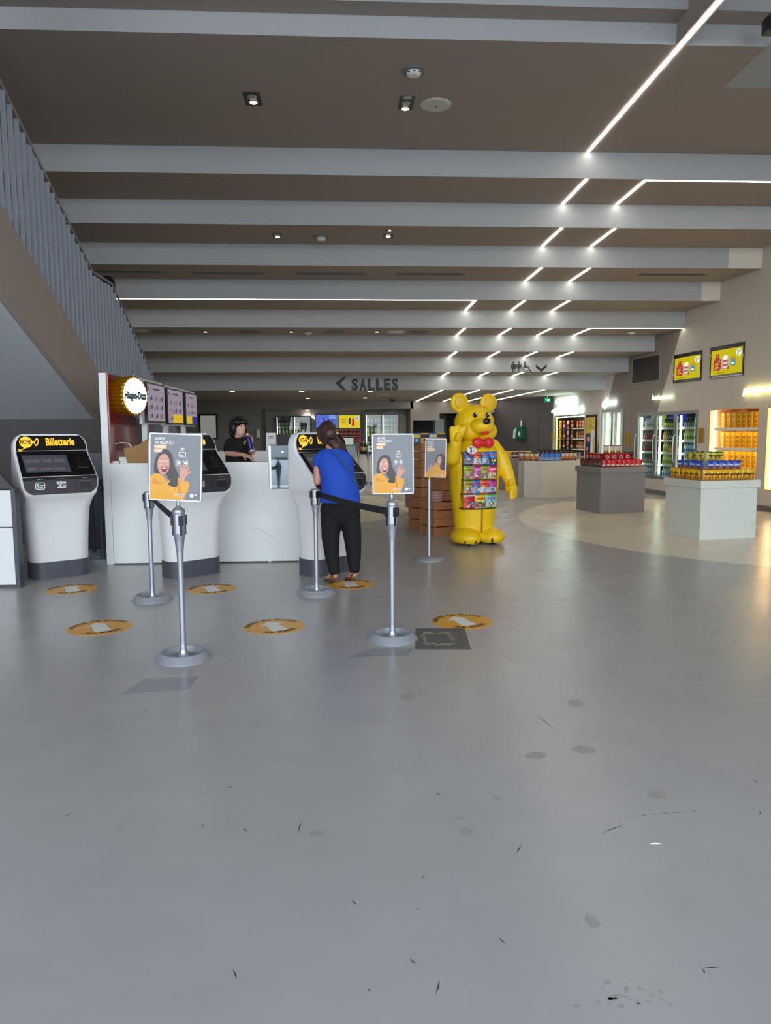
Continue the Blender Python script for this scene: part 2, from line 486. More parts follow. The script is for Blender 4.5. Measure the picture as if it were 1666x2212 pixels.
# dark wall at the far right corner, then the corridor beyond the beast of a ceiling
p0 = wloc(-22.95); p1 = V((5.35, 26.4, 0))
struct(MB().poly([p1, p0, p0 + V((0, 0, 2.6)), p1 + V((0, 0, 2.6))]).build('wall_back_right', m_dark))
YB = 26.3
xl, xr, xp = at_y(562, 900, YB).x, at_y(893, 900, YB).x, at_y(950, 900, YB).x
zt, zp = at_y(700, 883, YB).z, at_y(920, 908, YB).z
b = MB()
b.bx(XL, xl, YB, YB + .15, 0, Z[8]); b.bx(xl, xr, YB, YB + .15, zt, Z[8]); b.bx(xr, xp, YB, YB + .15, zp, Z[8])
b.bx(xr - .1, xr, YB, 28, 0, Z[8])
struct(b.build('wall_back', mat('grey back wall paint', '8d8985', .7)))
zc = at_y(970, 893, YB).z
struct(MB().bx(xp, 5.35, YB, YB + .15, zc, Z[8]).build('trim_1', m_taupe))
b = MB(); b.poly([(xl, 28, 0), (xr, 28, 0), (xr, 28, zt), (xl, 28, zt)]); b.poly([(xl, YB, zt), (xr, YB, zt), (xr, 28, zt), (xl, 28, zt)])
for px in (672, 781, 790):
    x = at_y(px, 900, 28).x; b.bx(x - .01, x + .01, 27.985, 28, 0, zt, 1)
cx = at_y(846, 960, 27.99)
b.poly([(max(xl, min(xr - .1, cx.x + 1.05 * math.cos(t) * 1.0)), 27.98, max(0, .95 + 1.28 * math.sin(t))) for t in [2 * pi * i / 48 for i in range(48)]], 2)
struct(b.build('wall_niche', [mat('grey niche panels', 'b3aea6', .6), m_dark, mat('cream circle paint', 'ece6d6', .65)]))
# corridor with a doorway behind
b = MB(); b.poly([(xr, 31, 0), (5.4, 31, 0), (5.4, 31, 2.6), (xr, 31, 2.6)]); b.poly([(xr, 28, 0), (xr, 31, 0), (xr, 31, 2.6), (xr, 28, 2.6)]); b.poly([(5.35, 26.4, 0), (5.35, 31, 0), (5.35, 31, 2.6), (5.35, 26.4, 2.6)])
struct(b.build('wall_corridor', m_dark))
struct(MB().poly([(XL, 33.9, 0), (13, 33.9, 0), (13, 33.9, 6.3), (XL, 33.9, 6.3)]).build('wall_far_light_stop', m_dark))  # unseen end wall, added to stop outside light leaking in at the back
struct(MB().bx(xl - .1, xl, YB + .15, 28, 0, Z[8]).build('trim_3', m_taupe))
dl, dr = at_y(935, 930, 30.9).x, at_y(964, 930, 30.9).x
b = MB(); b.bx(dl, dr, 30.9, 31, 0, 2.25)
d_ = struct(b.build('door_1', m_black))
tag(MB().bx(dl + .1, dr - .1, 30.88, 30.9, 1.2, 2.0).build('door_pane', mat('pale frosted pane', '9aa39f', .4, emit=.25), d_))
# service door leaf in the dark wall
u = (p0 - p1).normalized(); nrm = V((u.y, -u.x, 0))
dd = MB()
c0 = p1 + u * ((at_y(1140, 940, 25).x - p1.x) / u.x); c1 = p1 + u * ((at_y(1166, 940, 24.3).x - p1.x) / u.x)
T = frame(c0 + nrm * .003, u, (0, 0, 1))
w_ = (c1 - c0).length
dd.outline(0, 0, w_, 2.15, .012, 0, T)
struct(dd.build('trim_2', m_black))

# world + daylight portal over the glazed entrance
w = bpy.data.worlds.new('world'); SC.world = w; w.use_nodes = True
wn = w.node_tree.nodes; wl = w.node_tree.links
tc = wn.new('ShaderNodeTexCoord'); sp = wn.new('ShaderNodeSeparateXYZ'); wl.new(tc.outputs['Generated'], sp.inputs[0])
cr = wn.new('ShaderNodeValToRGB')
cr.color_ramp.elements[0].position = .0; cr.color_ramp.elements[0].color = (*lin('dcdde0'), 1)
cr.color_ramp.elements[1].position = .6; cr.color_ramp.elements[1].color = (*lin('bccfe8'), 1)
wl.new(sp.outputs[2], cr.inputs[0]); wl.new(cr.outputs[0], wn['Background'].inputs[0])
wn['Background'].inputs[1].default_value = 6.9
L_ = bpy.data.lights.new('daylight_portal', 'AREA'); L_.shape = 'RECTANGLE'; L_.size = 22; L_.size_y = 6.3
L_.cycles.is_portal = True
lo = bpy.data.objects.new('daylight_portal', L_); COL.objects.link(lo)
lo.location = (1.8, -4, 3.15); lo.rotation_euler = (-pi / 2, 0, 0)
lo.rotation_euler = (pi / 2, 0, 0)
SC.view_settings.view_transform = 'Standard'; SC.view_settings.look = 'None'
SC.view_settings.exposure = 0.; SC.view_settings.gamma = 1.; SC.view_settings.use_curve_mapping = False

# ------------------------------------------------------------------ strip lights in the ceiling
XA, XB, XC, XD = 3.53, 4.40, 2.565, 5.24
ends = D[1:] + [26.25]
rows = [[('third', XA)], [('third', XA), ('fourth', XB)], [('first', XA), ('second', XB)], [('', XA), ('', XB)],
        [('', XC), ('', XA), ('', XB)]] + [[('', XC), ('', XA), ('', XB), ('', XD)]] * 4
ORD = ['first', 'second', 'third', 'fourth']
RN = ['first', 'second', 'third', 'fourth', 'fifth', 'sixth', 'seventh', 'eighth', 'last']
for i, r in enumerate(rows):
    for k, (_, x) in enumerate(r):
        y0 = D[i] + (.02 if i else -3.4); y1 = ends[i] - .03
        mb = MB(); mb.bx(x - .022, x + .022, y0, y1, Z[i] - .008, Z[i] - .0005)
        if i == 0: lab = 'longest white strip light, crossing the first ceiling step nearest the entrance'
        elif len(r) == 2: lab = '%s of two slanting strip lights under the %s ceiling step' % (('left', 'right')[k], RN[i])
        else: lab = '%s strip light from the left under the %s ceiling step' % (ORD[k], RN[i])
        o = mb.build('strip_light', m_led)
        tag(o, lab, 'ceiling light', 'strip lights running away into the ceiling')
        if i == 0:
            h = MB(); h.bx(x - .05, x - .028, 3.9, 7.95, Z[0], 6.3); h.bx(x + .028, x + .05, 3.9, 7.95, Z[0], 6.3); h.bx(x - .028, x + .028, 3.9, 7.95, Z[0] + .04, 6.3)
            h.build('light_channel', m_soffit, o)
for x0, x1, yy, z, lab in ((XB - .026, wallX(10.95), 10.935, Z[1], 'strip light running right to the wall along the first riser'),
                           (XL + .05, XC, 14.53, Z[4], 'long thin strip light running left to the slatted stairs'),
                           (XD, wallX(15.7) - .02, 15.73, Z[5], 'thin strip light running to the right wall above the screens')):
    tag(MB().bx(x0, x1, yy - .017, yy + .017, z - .006, z - .0005).build('strip_light', m_ledside), lab, 'ceiling light')
# ------------------------------------------------------------------ ceiling fittings
def downlight(px, py, z, lab, n=2, on=True, s=.13, l=.2, warm=True):
    p = at_z(px, py, z)
    t = thing('recessed_spotlight', p, lab, 'ceiling light', 'small recessed spotlights')
    b = MB(); b.bx(-s / 2, s / 2, -l / 2, l / 2, -.004, .0); b.build('housing', m_black, t)
    b = MB()
    for k in range(n): b.lathe([(s * .2, -.012), (s * .3, -.005)], (0, (k - (n - 1) / 2) * l * .42, 0), 12)
    b.build('reflector', m_steel, t)
    b = MB(); b.lathe([(.001, -.0125), (s * .22, -.0125), (s * .2, -.01)], (0, (n - 1) / 2 * l * .42, 0), 12)
    b.build('bulb', glow('warm bulb', 'fff1d0', 20.) if on else m_steel, t)
    return t
def roundlight(px, py, z, lab, s=16.):
    p = at_z(px, py, z)
    t = thing('recessed_downlight', p, lab, 'ceiling light', 'round downlights above the counters')
    MB().lathe([(.09, -.006), (.07, -.008)], (0, 0, 0), 18).build('ring', m_whitem, t)
    MB().lathe([(.062, -.0095), (.06, -.009)], (0, 0, 0), 18).build('bulb', glow('downlight bulb', 'fff4dd', s), t)
def detector(px, py, z, lab):
    p = at_z(px, py, z)
    t = thing('smoke_detector', p, lab, 'smoke detector')
    MB().lathe([(.13, 0), (.13, -.012), (.09, -.02)], n=24).build('base', mat('grey detector ring', '77777a', .4), t)
    b = MB(); b.lathe([(.085, -.015), (.085, -.035), (.07, -.05), (.045, -.06), (.001, -.062)], n=24)
    b.build('cover', m_whitem, t)
    b = MB()
    for k in range(8): b.box((.08 * math.cos(k * pi / 4), .08 * math.sin(k * pi / 4), -.036), (.02, .028, .008), rz=k * pi / 4)
    b.build('slots', m_black, t)
def disc(px, py, z, lab):
    t = thing('ceiling_disc', at_z(px, py, z), lab, 'ceiling speaker')
    MB().lathe([(.19, 0), (.185, -.012), (.15, -.02), (.001, -.022)], n=28).build('cover', mat('ivory disc', 'c9cbbd', .5), t)
    MB().bx(-.004, .004, -.03, .03, -.026, -.02).build('slit', m_black, t)
downlight(546, 214, Z[0], 'lit double spotlight at upper left of the wide front soffit', 2, True, .2, .36)
downlight(878, 222, Z[0], 'triple spotlight beside the white disc on the wide front soffit', 3, True, .18, .36)
detector(894, 153, Z[0], 'smoke detector on the wide front soffit above the triple spotlight')
disc(942, 226, Z[0], 'white oval disc on the wide front soffit right of the spotlights')
downlight(599, 509, Z[2], 'left lit spotlight on the third soffit beside a smoke detector', 2, True, .17, .28)
downlight(839, 510, Z[2], 'right lit spotlight on the third soffit', 1, True, .17, .24)
downlight(842, 497, Z[2], 'tiny lamp just behind the right spotlight of the third soffit', 1, True, .1, .1)
detector(694, 512, Z[2], 'smoke detector between the two spotlights of the third soffit')
def slot(px0, px1, py, z, lab):
    a, b_ = at_z(px0, py, z), at_z(px1, py, z); w = b_.x - a.x
    t = thing('air_slot', ((a.x + b_.x) / 2, (a.y + b_.y) / 2, z), lab, 'air vent', 'long slot vents under the fourth ceiling step')
    MB().bx(-w / 2, w / 2, -.1, .1, -.004, 0).build('frame', m_taupe, t)
    MB().bx(-w / 2 + .03, w / 2 - .03, -.075, .075, -.007, -.003).build('slot', m_black, t)
for a, b_, y, l in ((205, 347, 587, 'long slot vent beside the slatted stair rail'), (416, 571, 590, 'second slot vent from the left under the fourth step'),
                    (640, 790, 591, 'slot vent left of centre under the fourth step'), (853, 1003, 592, 'slot vent in front of the SALLES sign, right of centre'),
                    (1378, 1525, 593, 'slot vent near the right wall under the cream beam end')):
    slot(a, b_, y, Z[3], l)
def grille(px, py, z, lab):
    t = thing('ventilation_grille', at_z(px, py, z), lab, 'air vent', 'grilles under the sixth ceiling step')
    MB().bx(-.22, .22, -.19, .19, -.006, 0).build('frame', m_mgrey, t)
    MB().bx(-.2, .2, -.17, .17, -.008, -.004).build('duct', m_black, t)
    b = MB()
    for k in range(13): b.bx(-.19 + k * .03, -.18 + k * .03, -.17, .17, -.014, -.007)
    b.bx(-.006, .006, -.17, .17, -.015, -.007)
    b.build('slats', m_taupe, t)
for px, l in ((350, 'leftmost ceiling grille beside the stairs'), (539, 'second ceiling grille from the left'), (722, 'third ceiling grille above the SALLES sign'), (905, 'rightmost ceiling grille before the strip lights')):
    grille(px, 716.5, Z[5], l)
for px, l in ((443, 'spotlight between the two left ceiling grilles'), (629, 'spotlight right of the second ceiling grille'), (815, 'spotlight left of the rightmost ceiling grille')):
    downlight(px, 716, Z[5], l, 2, True, .14, .22)
detector(666, 717, Z[5], 'smoke detector left of the third ceiling grille')
detector(1365, 716, Z[5], 'smoke detector near the thin strip light by the right wall')
disc(300, 714, Z[5], 'white disc beside the slatted stair rail')
disc(856, 717, Z[5], 'white disc beside the rightmost ceiling grille')
for px, py, l in ((502, 845, 'downlight above the worker behind the counter'), (652, 845, 'downlight left of the SALLES arrow, nearer row'), (665, 860, 'downlight left of the SALLES arrow, farther row'),
                  (800, 845, 'downlight below the letters of the SALLES sign'), (789, 859, 'downlight behind and left of the dome camera')):
    roundlight(px, py, Z[8], l)
for px, l in ((664, 'downlight over the left drinks cabinet'), (808, 'downlight over the right drinks cabinet')):
    roundlight(px, 886, zt, l)
p = at_y(1663, 56, 7.6)
t = thing('mounted_speaker', p, 'small black box under the ceiling at the upper right picture edge', 'speaker')
MB().bx(-.05, .1, -.06, .06, -.07, .07).build('cabinet', m_black, t, .006)
MB().bx(.0, .03, -.02, .1, .07, .12).build('bracket', m_dgrey, t)
def lamp(x, y, z, e):
    l_ = bpy.data.lights.new('lamp', 'SPOT'); l_.energy = e; l_.color = (1, .93, .82); l_.spot_size = 2.3; l_.spot_blend = .6; l_.shadow_soft_size = .05
    o = bpy.data.objects.new('lamp', l_); COL.objects.link(o); o.location = (x, y, z)
for px in (664, 808):
    p = at_z(px, 886, zt); lamp(p.x, p.y, zt - .03, 60)
for px, py in ((502, 845), (652, 845), (665, 860), (800, 845), (789, 859)):
    p = at_z(px, py, Z[8]); lamp(p.x, p.y, Z[8] - .03, 40)
t = thing('mounted_camera', at_z(849, 862, Z[8]), 'small black dome camera on the lowest soffit', 'security camera')
MB().lathe([(.09, 0), (.09, -.03)], n=18).build('base', m_dgrey, t)
MB().lathe([(.075, -.03), (.07, -.06), (.045, -.09), (.001, -.1)], n=18).build('dome', m_blk_gl, t)
disc(828, 852, Z[8], 'white disc on the lowest soffit beside the dome camera')

# ------------------------------------------------------------------ ceiling signs
m_sign = mat('black lettering', '17181a', .5)
a, b_ = at_y(758, 842, D[8] - .01), at_y(862, 818, D[8] - .01)
t = thing('direction_sign', (0, 0, 0), 'black SALLES lettering with arrow on the lowest ceiling step', 'sign')
tm = textgeo('SALLES', .042); wid = max(v.x for v in tm[0]) - min(v.x for v in tm[0])
hh = b_.z - a.z
mb = MB(); pitch = (b_.x - a.x) / 6
for i, ch in enumerate('SALLES'):
    g_ = textgeo(ch, .045); cw = max(v.x for v in g_[0]) - min(v.x for v in g_[0])
    mb.text(ch, front((a.x + pitch * (i + .5), D[8], a.z)), hh, 0, .045, pitch * .8 / (cw * hh / .72), .001, .012)
mb.build('lettering', m_sign, t)
g = lambda x, y: at_y(x, y, D[8])
pts = [g(745, 813), g(724, 828), g(741, 842.5), g(748, 842.5), g(735, 828), g(748, 815)]
MB().prism([p + V((0, -.001, 0)) for p in pts], (0, -.012, 0)).build('arrow', m_sign, t)
t = thing('toilet_sign', (0, 0, 0), 'black toilet pictograms with down arrow on a ceiling step', 'sign')
g7 = lambda x, y: at_y(x, y, D[7])
def pic(name, fn):
    b = MB(); fn(b); b.build(name, m_sign, t)
T7 = lambda px: front(g7(px, 803.5) + V((0, -.002, 0)))
def person_(b, px, dress):
    T = T7(px); b.disc(0, .225, .028, m=0, T=T, n=14)
    if dress: b.poly([(-.04, .19), (.04, .19), (.072, .075), (-.072, .075)], 0, T)
    else: b.poly([(-.045, .19), (.045, .19), (.045, .08), (-.045, .08)], 0, T)
    b.rect(-.035, 0, -.006, .08, 0, T); b.rect(.006, 0, .035, .08, 0, T)
    b.rect(-.065, .09, -.05, .19, 0, T); b.rect(.05, .09, .065, .19, 0, T)
pic('woman_pictogram', lambda b: person_(b, 1109.5, True)); pic('man_pictogram', lambda b: person_(b, 1121.5, False))
def wheel(b):
    T = T7(1136)
    b.disc(-.02, .225, .026, T=T, n=14); b.poly([(-.04, .195), (-.005, .195), (.005, .11), (-.03, .1)], 0, T)
    b.rect(-.03, .1, .07, .125, 0, T); b.poly([(.045, .11), (.07, .12), (.12, .03), (.14, .035), (.145, .015), (.1, .01)], 0, T); b.rect(-.01, .145, .05, .16, 0, T)
    for k in range(15):
        a0, a1 = pi * .6 + k * .3, pi * .6 + (k + 1) * .3
        if a1 > pi * .6 + 4.4: break
        b.poly([(r * math.cos(q) - .005, .075 + r * math.sin(q)) for r, q in ((.075, a0), (.075, a1), (.057, a1), (.057, a0))], 0, T)
pic('wheelchair_pictogram', wheel)
pts = [g7(1158, 787), g7(1169.5, 797), g7(1181, 786.5), g7(1181, 793), g7(1169.5, 803.5), g7(1158, 794)]
MB().poly([p + V((0, -.002, 0)) for p in pts]).build('arrow', m_sign, t)

# ------------------------------------------------------------------ staircase on the left
XS = -3.3
rail = [at_x(-14, 147, XS), at_x(199, 586, XS), at_x(242, 614, XS), at_x(335, 824, XS)]
def extend(pl, Y): a_, b_ = pl[0], pl[1]; pl[0] = a_ + (a_ - b_) * ((a_.y - Y) / (b_.y - a_.y))
extend(rail, 4.9)
dz = (rail[3] - rail[2]); rail.append(rail[3] + dz * .8)
foot = [at_x(-14, 430, XS), at_x(205, 799, XS)]
extend(foot, 4.9)
hgt = rail[1].z - foot[1].z
foot.append(V((XS, rail[2].y + .1, foot[1].z - .02)))
def interp(pl, y):
    for a, b in zip(pl, pl[1:]):
        if y <= b.y: return a.z + (b.z - a.z) * (y - a.y) / (b.y - a.y)
    return pl[-1].z
foot.append(V((XS, rail[4].y, rail[4].z - hgt)))
st = thing('staircase', (0, 0, 0), 'staircase on the left rising towards the entrance behind grey fins', 'staircase')
bot = [at_x(-14, 622, XS), at_x(207, 905, XS)]
extend(bot, 4.9)
b = MB()
side = [foot[0], foot[1], foot[2], foot[2] + V((0, 0, -.25)), V((XS, bot[1].y, bot[1].z)), bot[0]]
b.prism([p + V((.035, 0, 0)) for p in side], (-.07, 0, 0))
b.build('stringer', m_soffit, st)
MB().poly([bot[0] + V((-.03, 0, 0)), bot[1] + V((-.03, 0, 0)), V((XL, bot[1].y, bot[1].z)), V((XL, bot[0].y, bot[0].z))]).build('underside', mat('pale stair underside', 'c4c9cd', .7, var=.02), st)
b = MB()
b.tube([p + V((.0, 0, .0)) for p in rail], .018, 8)
b.build('handrail', m_mgrey, st)
m_fin = mat('blue grey fins', '8a909a', .5, .2, var=.05)
y = rail[0].y; k = 0
while y < rail[4].y and k < 85:
    zt_, zb_ = interp(rail, y) - .05, interp(foot, y) - .12
    b = MB(); b.box((0, 0, (zt_ + zb_) / 2), (.05, .02, zt_ - zb_), rz=.2)
    b.build('fin', m_fin, st, loc=(XS, y, 0))
    y += .147; k += 1
# dark wall closing the space below the stairs
struct(MB().bx(XL, -2.66, bot[1].y, bot[1].y + .1, 0, bot[1].z).build('wall_under_stairs', m_dark))
c = at_x(232, 596, XS - .35)
t = thing('floor_lamp', (c.x, c.y, foot[1].z + .05), 'black round-topped object standing behind the stair rail', 'lamp')
MB().lathe([(.09, 0), (.09, .02), (.03, .03), (.03, .6)], n=14).build('stand', m_black, t)
MB().lathe([(.09, .6), (.115, .7), (.115, c.z - foot[1].z - .18), (.1, c.z - foot[1].z - .1), (.06, c.z - foot[1].z - .06), (.001, c.z - foot[1].z - .05)], n=20).build('shade', m_black, t)
# ------------------------------------------------------------------ ticket kiosks
m_ylit = glow('lit yellow lettering', 'ffc23a', 1.5)
m_disp = mat('kiosk display', '3a3b42', .12, emit=.12, ecol='8a8fa0', coat=.4)
m_dispu = glow('display page', 'b9b6c8', .22)
def lerp_tab(tab, z):
    for (a, va), (b, vb) in zip(tab, tab[1:]):
        if z <= b:
            t = max(0, (z - a) / (b - a)); return va + (vb - va) * t
    return tab[-1][1]
HW = [(.16, .295), (.3, .3), (.5, .31), (.7, .325), (.78, .334), (.835, .345), (.87, .362), (.93, .38), (1.0, .387), (1.12, .382), (1.25, .374), (1.33, .372), (1.46, .372)]
YF = [(.16, -.15), (.5, -.152), (.68, -.165), (.78, -.195), (.835, -.235), (.86, -.25), (1.0, -.232), (1.04, -.205), (1.25, .025), (1.29, .045), (1.46, .085)]
def khw(z):
    h = lerp_tab(HW, z) * .965
    if z > 1.32: h = .359 - .13 + .13 * math.sqrt(max(0, 1 - ((z - 1.32) / .14) ** 2))
    return h
def kring(z, grow=0., n=6):
    hw, yf, yb = khw(z) + grow, lerp_tab(YF, z) - grow, .17 + grow
    r = lerp_tab([(.16, .13), (.7, .12), (.85, .03), (1.2, .03), (1.3, .02), (1.46, .02)], z); pts = []
    for cx, cy, a in ((hw - r, yf + r, -pi / 2), (hw - r, yb - r, 0), (-hw + r, yb - r, pi / 2), (-hw + r, yf + r, pi)):
        for k in range(n): pts.append(V((cx + r * math.cos(a + k * pi / 2 / (n - 1)), cy + r * math.sin(a + k * pi / 2 / (n - 1)), z)))
    return pts
def face_pt(x, z, out=.006):
    y = lerp_tab(YF, z); dy = (lerp_tab(YF, z + .005) - lerp_tab(YF, z - .005)) / .01
    n = V((0, -1, dy)).normalized()
    return V((x, y, z)) + n * out
def face_frame(x, z, out=.01):
    dy = (lerp_tab(YF, z + .01) - lerp_tab(YF, z - .01)) / .02
    return frame(face_pt(x, z, out), (1, 0, 0), (0, dy, 1))
def fascia(z0, z1, out=.008, inset=.022, m=0, x0=None, x1=None):
    b = MB(); n = 22; rows = []
    for i in range(n + 1):
        z = z0 + (z1 - z0) * i / n; h = khw(z) - inset
        if z < .96 and x0 is None: h = min(h, khw(.96) - inset - .1 + .1 * math.sqrt(max(0, 1 - ((.96 - z) / .1) ** 2)))
        a, c = (-h if x0 is None else x0), (h if x1 is None else x1)
        rows.append([face_pt(a + (c - a) * k / 10, z, out) for k in range(11)])
    vs = [p for r in rows for p in r]; fs = []
    for i in range(n):
        for k in range(10): fs.append((i * 11 + k, i * 11 + k + 1, (i + 1) * 11 + k + 1, (i + 1) * 11 + k))
    b.add(vs, fs, m, None, False)
    return b
def emblem(b, T, s, m, md, dark=True):
    # round speech-bubble mark with lettering and a small comet tail
    b.disc(0, 0, .09 * s, .085 * s, m, T, .001, 30)
    b.poly([(-.03 * s, -.075 * s), (.0, -.082 * s), (-.075 * s, -.125 * s)], m, T, .0012)
    b.disc(-.085 * s, -.125 * s, .02 * s, .016 * s, m, T, .0011, 12); b.poly([(-.12 * s, -.10 * s), (-.085 * s, -.12 * s), (-.095 * s, -.15 * s)], m, T, .001)
    b.text('PATHE', T @ Matrix.Translation((-.004 * s, -.03 * s, 0)), .07 * s, md, .03, .5, .002)
    b.rect(.085 * s, -.012 * s, .115 * s, .012 * s, m, T, .001)
    for k in range(20):
        a0, a1 = 2 * pi * k / 20, 2 * pi * (k + 1) / 20
        b.poly([(.145 * s + r * s * .75 * math.cos(a) + .012 * s * math.sin(a), r * s * 1.5 * math.sin(a) + .0) for r, a in ((.04, a0), (.04, a1), (.024, a1), (.024, a0))], m, T, .001)
def make_kiosk():
    t = thing('ticket_kiosk', (0, 0, 0), 'x', 'ticket machine', 'three ticket machines')
    zs = [.16, .2, .3, .4, .5, .6, .66, .7, .74, .77, .8, .82, .835, .85, .865, .88, .9, .92, .94, .97, 1.0, 1.03, 1.06, 1.12, 1.18, 1.24, 1.28, 1.3, 1.32, 1.35, 1.38, 1.4, 1.42, 1.435, 1.447, 1.455]
    MB().loft([kring(z) for z in zs]).build('body', m_whitem, t)
    rb = [p.copy() for p in kring(.16, .008)]
    MB().loft([[V((p.x, p.y, z)) for p in rb] for z in (0, .17)]).build('base', m_dgrey, t)
    hp = fascia(1.285, 1.436).build('header_panel', m_blk_gl, t)
    b = MB(); T = face_frame(.085, 1.338, .010)
    b.text('Billetterie', T, .078, 0, .03, .66, .002); b.build('lettering', m_ylit, hp)
    b = MB(); emblem(b, face_frame(-.24, 1.372, .010), .68, 0, 1); b.build('emblem', [m_ylit, m_black], hp)
    sp_ = fascia(1.035, 1.28).build('screen_panel', m_blk_gl, t)
    fascia(1.07, 1.235, .011, x0=-.30, x1=.12).build('display', m_disp, sp_)
    b = MB()
    for x, z, w, h in ((-.28, 1.16, .13, .05), (-.13, 1.16, .1, .05), (-.01, 1.16, .1, .05), (-.28, 1.085, .08, .05), (-.17, 1.085, .12, .04), (-.03, 1.085, .1, .04)):
        b.rect(0, 0, w, h, 0, face_frame(x, z, .0125))
    b.build('page_tiles', m_dispu, sp_)
    b = MB(); T = face_frame(.25, 1.14, .012); b.rect(-.06, -.04, .06, .06, 0, T, .001); b.rect(-.05, -.055, .05, -.048, 1, T, .002)
    for k in range(3): b.disc(-.02 + .02 * k, .085, .004, m=1, T=T, z=.002, n=8)
    for k in range(4): b.disc(-.07, -.05 - .012 * k, .003, m=1, T=T, z=.002, n=8); b.disc(.075, -.03 - .012 * k, .003, m=1, T=T, z=.002, n=8)
    b.build('scanner', [m_black, m_steel], sp_)
    cp = fascia(.862, 1.028).build('control_panel', mat('charcoal plastic', '2b2a2d', .4), t)
    b = MB(); T = face_frame(-.2, .945, .011)
    b.outline(-.045, -.035, .045, .035, .008, 1, T, .003); b.rect(-.04, -.03, .04, .03, 0, T, .002); b.rect(-.03, .0, -.008, .02, 1, T, .004); b.rect(.005, .0, .03, .012, 1, T, .004); b.rect(-.025, -.02, .025, -.012, 1, T, .004)
    b.build('card_reader', [m_black, m_steel], cp)
    b = MB(); T = face_frame(-.0, .945, .011)
    b.rect(-.045, -.035, .045, .035, 0, T, .002)
    for x, y, w, h in ((-.045, .012, .03, .024), (-.012, .01, .02, .028), (.014, .014, .03, .02), (-.04, -.03, .08, .018), (.016, -.008, .028, .014), (-.03, -.01, .03, .016)): b.rect(x, y, x + w, y + h, 1, T, .004)
    b.build('keypad', [m_black, m_steel], cp)
    b = MB(); T = face_frame(.235, .945, .011)
    b.rect(-.05, -.035, .05, .035, 0, T, .002); b.rect(-.055, .03, .055, .042, 1, T, .006)
    b.build('ticket_slot', [m_black, m_dgrey], cp)
    b = MB()
    for x in (-.2, 0, .235):
        for k in range(3): b.disc(x - .02 + .02 * k, 0, .004, m=0, T=face_frame(0, 1.005, .011), n=8)
    b.rect(-.0015, -.075, .0015, .085, 1, face_frame(.135, .94, .0105))
    b.build('indicator_lights', [m_shelf, m_black], cp)
    return t
k0 = make_kiosk()
KZ = math.radians(25)
kp = [fl(129, 1242), fl(415, 1240), fl(706, 1235)]
KA = [math.radians(q) for q in (35, 39, 43)]
kl = ['leftmost ticket machine beside the white cabinet', 'middle ticket machine half hidden by a poster', 'right ticket machine used by the woman in blue']
k0.location = kp[0]; k0.rotation_euler.z = KA[0]; k0['label'] = kl[0]
for p, l, a in zip(kp[1:], kl[1:], KA[1:]): dup(k0, p, a, l)

# ------------------------------------------------------------------ white cabinet at the left edge
p = fl(43, 1270)
t = thing('cabinet', p, 'white cabinet with dark side at the left picture edge', 'cabinet')
b = MB(); b.bx(-1.2, -.035, 0, .02, .03, .575); b.build('lower_panel', m_white, t, .004)
b = MB(); b.bx(-1.2, -.035, 0, .02, .585, .93); b.build('upper_panel', m_white, t, .004)
b = MB(); b.bx(-1.18, 0, .02, .1, 0, .93); b.bx(-.033, .005, .0, .1, 0, .945); b.build('carcass', m_dgrey, t)
b = MB(); b.prism([(-1.2, .03, .945), (-.02, .03, .945), (-.3, .03, 1.27), (-1.2, .03, 1.27)], (0, .07, 0)); b.build('console', m_dark, t)

# ------------------------------------------------------------------ ice cream counter behind the kiosks
YC = fl(300, 1219).y
gx = lambda px, py=1100: at_y(px, py, YC).x
xa, xb, xc_, xd = gx(231, 1215), gx(247, 1215), gx(581, 1040), gx(640, 1200) + .1
zt1, zt2 = at_y(480, 999, YC).z, at_y(610, 1056, YC).z
t = thing('service_counter', (0, 0, 0), 'long white counter behind the ticket machines', 'counter')
b = MB(); b.bx(xb, xc_, YC, YC + .03, .015, zt1); b.bx(xc_, xd, YC, YC + .03, .015, zt2); b.build('front_panel', m_white, t)
b = MB(); b.bx(xb, xc_, YC + .03, YC + .2, zt1 - .04, zt1); b.bx(xb, xc_, YC + .2, YC + .55, zt1 - .12, zt1 - .08); b.build('worktop', m_white, t)
b = MB(); b.bx(xc_ - .03, xc_, YC + .03, YC + .55, .0, zt1 - .04); b.bx(xd - .03, xd, YC + .03, YC + .55, 0, zt2); b.bx(xc_, xd, YC + .03, YC + .55, zt2 - .03, zt2); b.build('side_panel', m_white, t)
b = MB(); b.bx(xb + .05, xd - .05, YC + .04, YC + .5, 0, .03); b.build('plinth', m_black, t)
b = MB(); b.tube([(gx(545), YC - .001, at_y(545, 1142, YC).z), (gx(556), YC - .001, at_y(556, 1140, YC).z), (gx(590), YC - .001, at_y(590, 1162, YC).z)], .0012, 4); b.build('scuff_mark', m_dgrey, t)
# partition with red lining
zpn = at_y(222, 805, YC).z
t = thing('partition', (0, 0, 0), 'tall white end panel with dark red lining beside the leftmost machine', 'partition')
MB().bx(xa, xb - .004, YC, YC + 1.12, 0, zpn).build('panel', m_white, t, .003)
m_redw = mat('dark red glossy lining', '8e1f18', .18, var=.05, coat=.4)
MB().bx(xb - .003, xb + .012, YC + .02, YC + 1.1, zt1 + .005, zpn - .005).build('lining', m_redw, t)
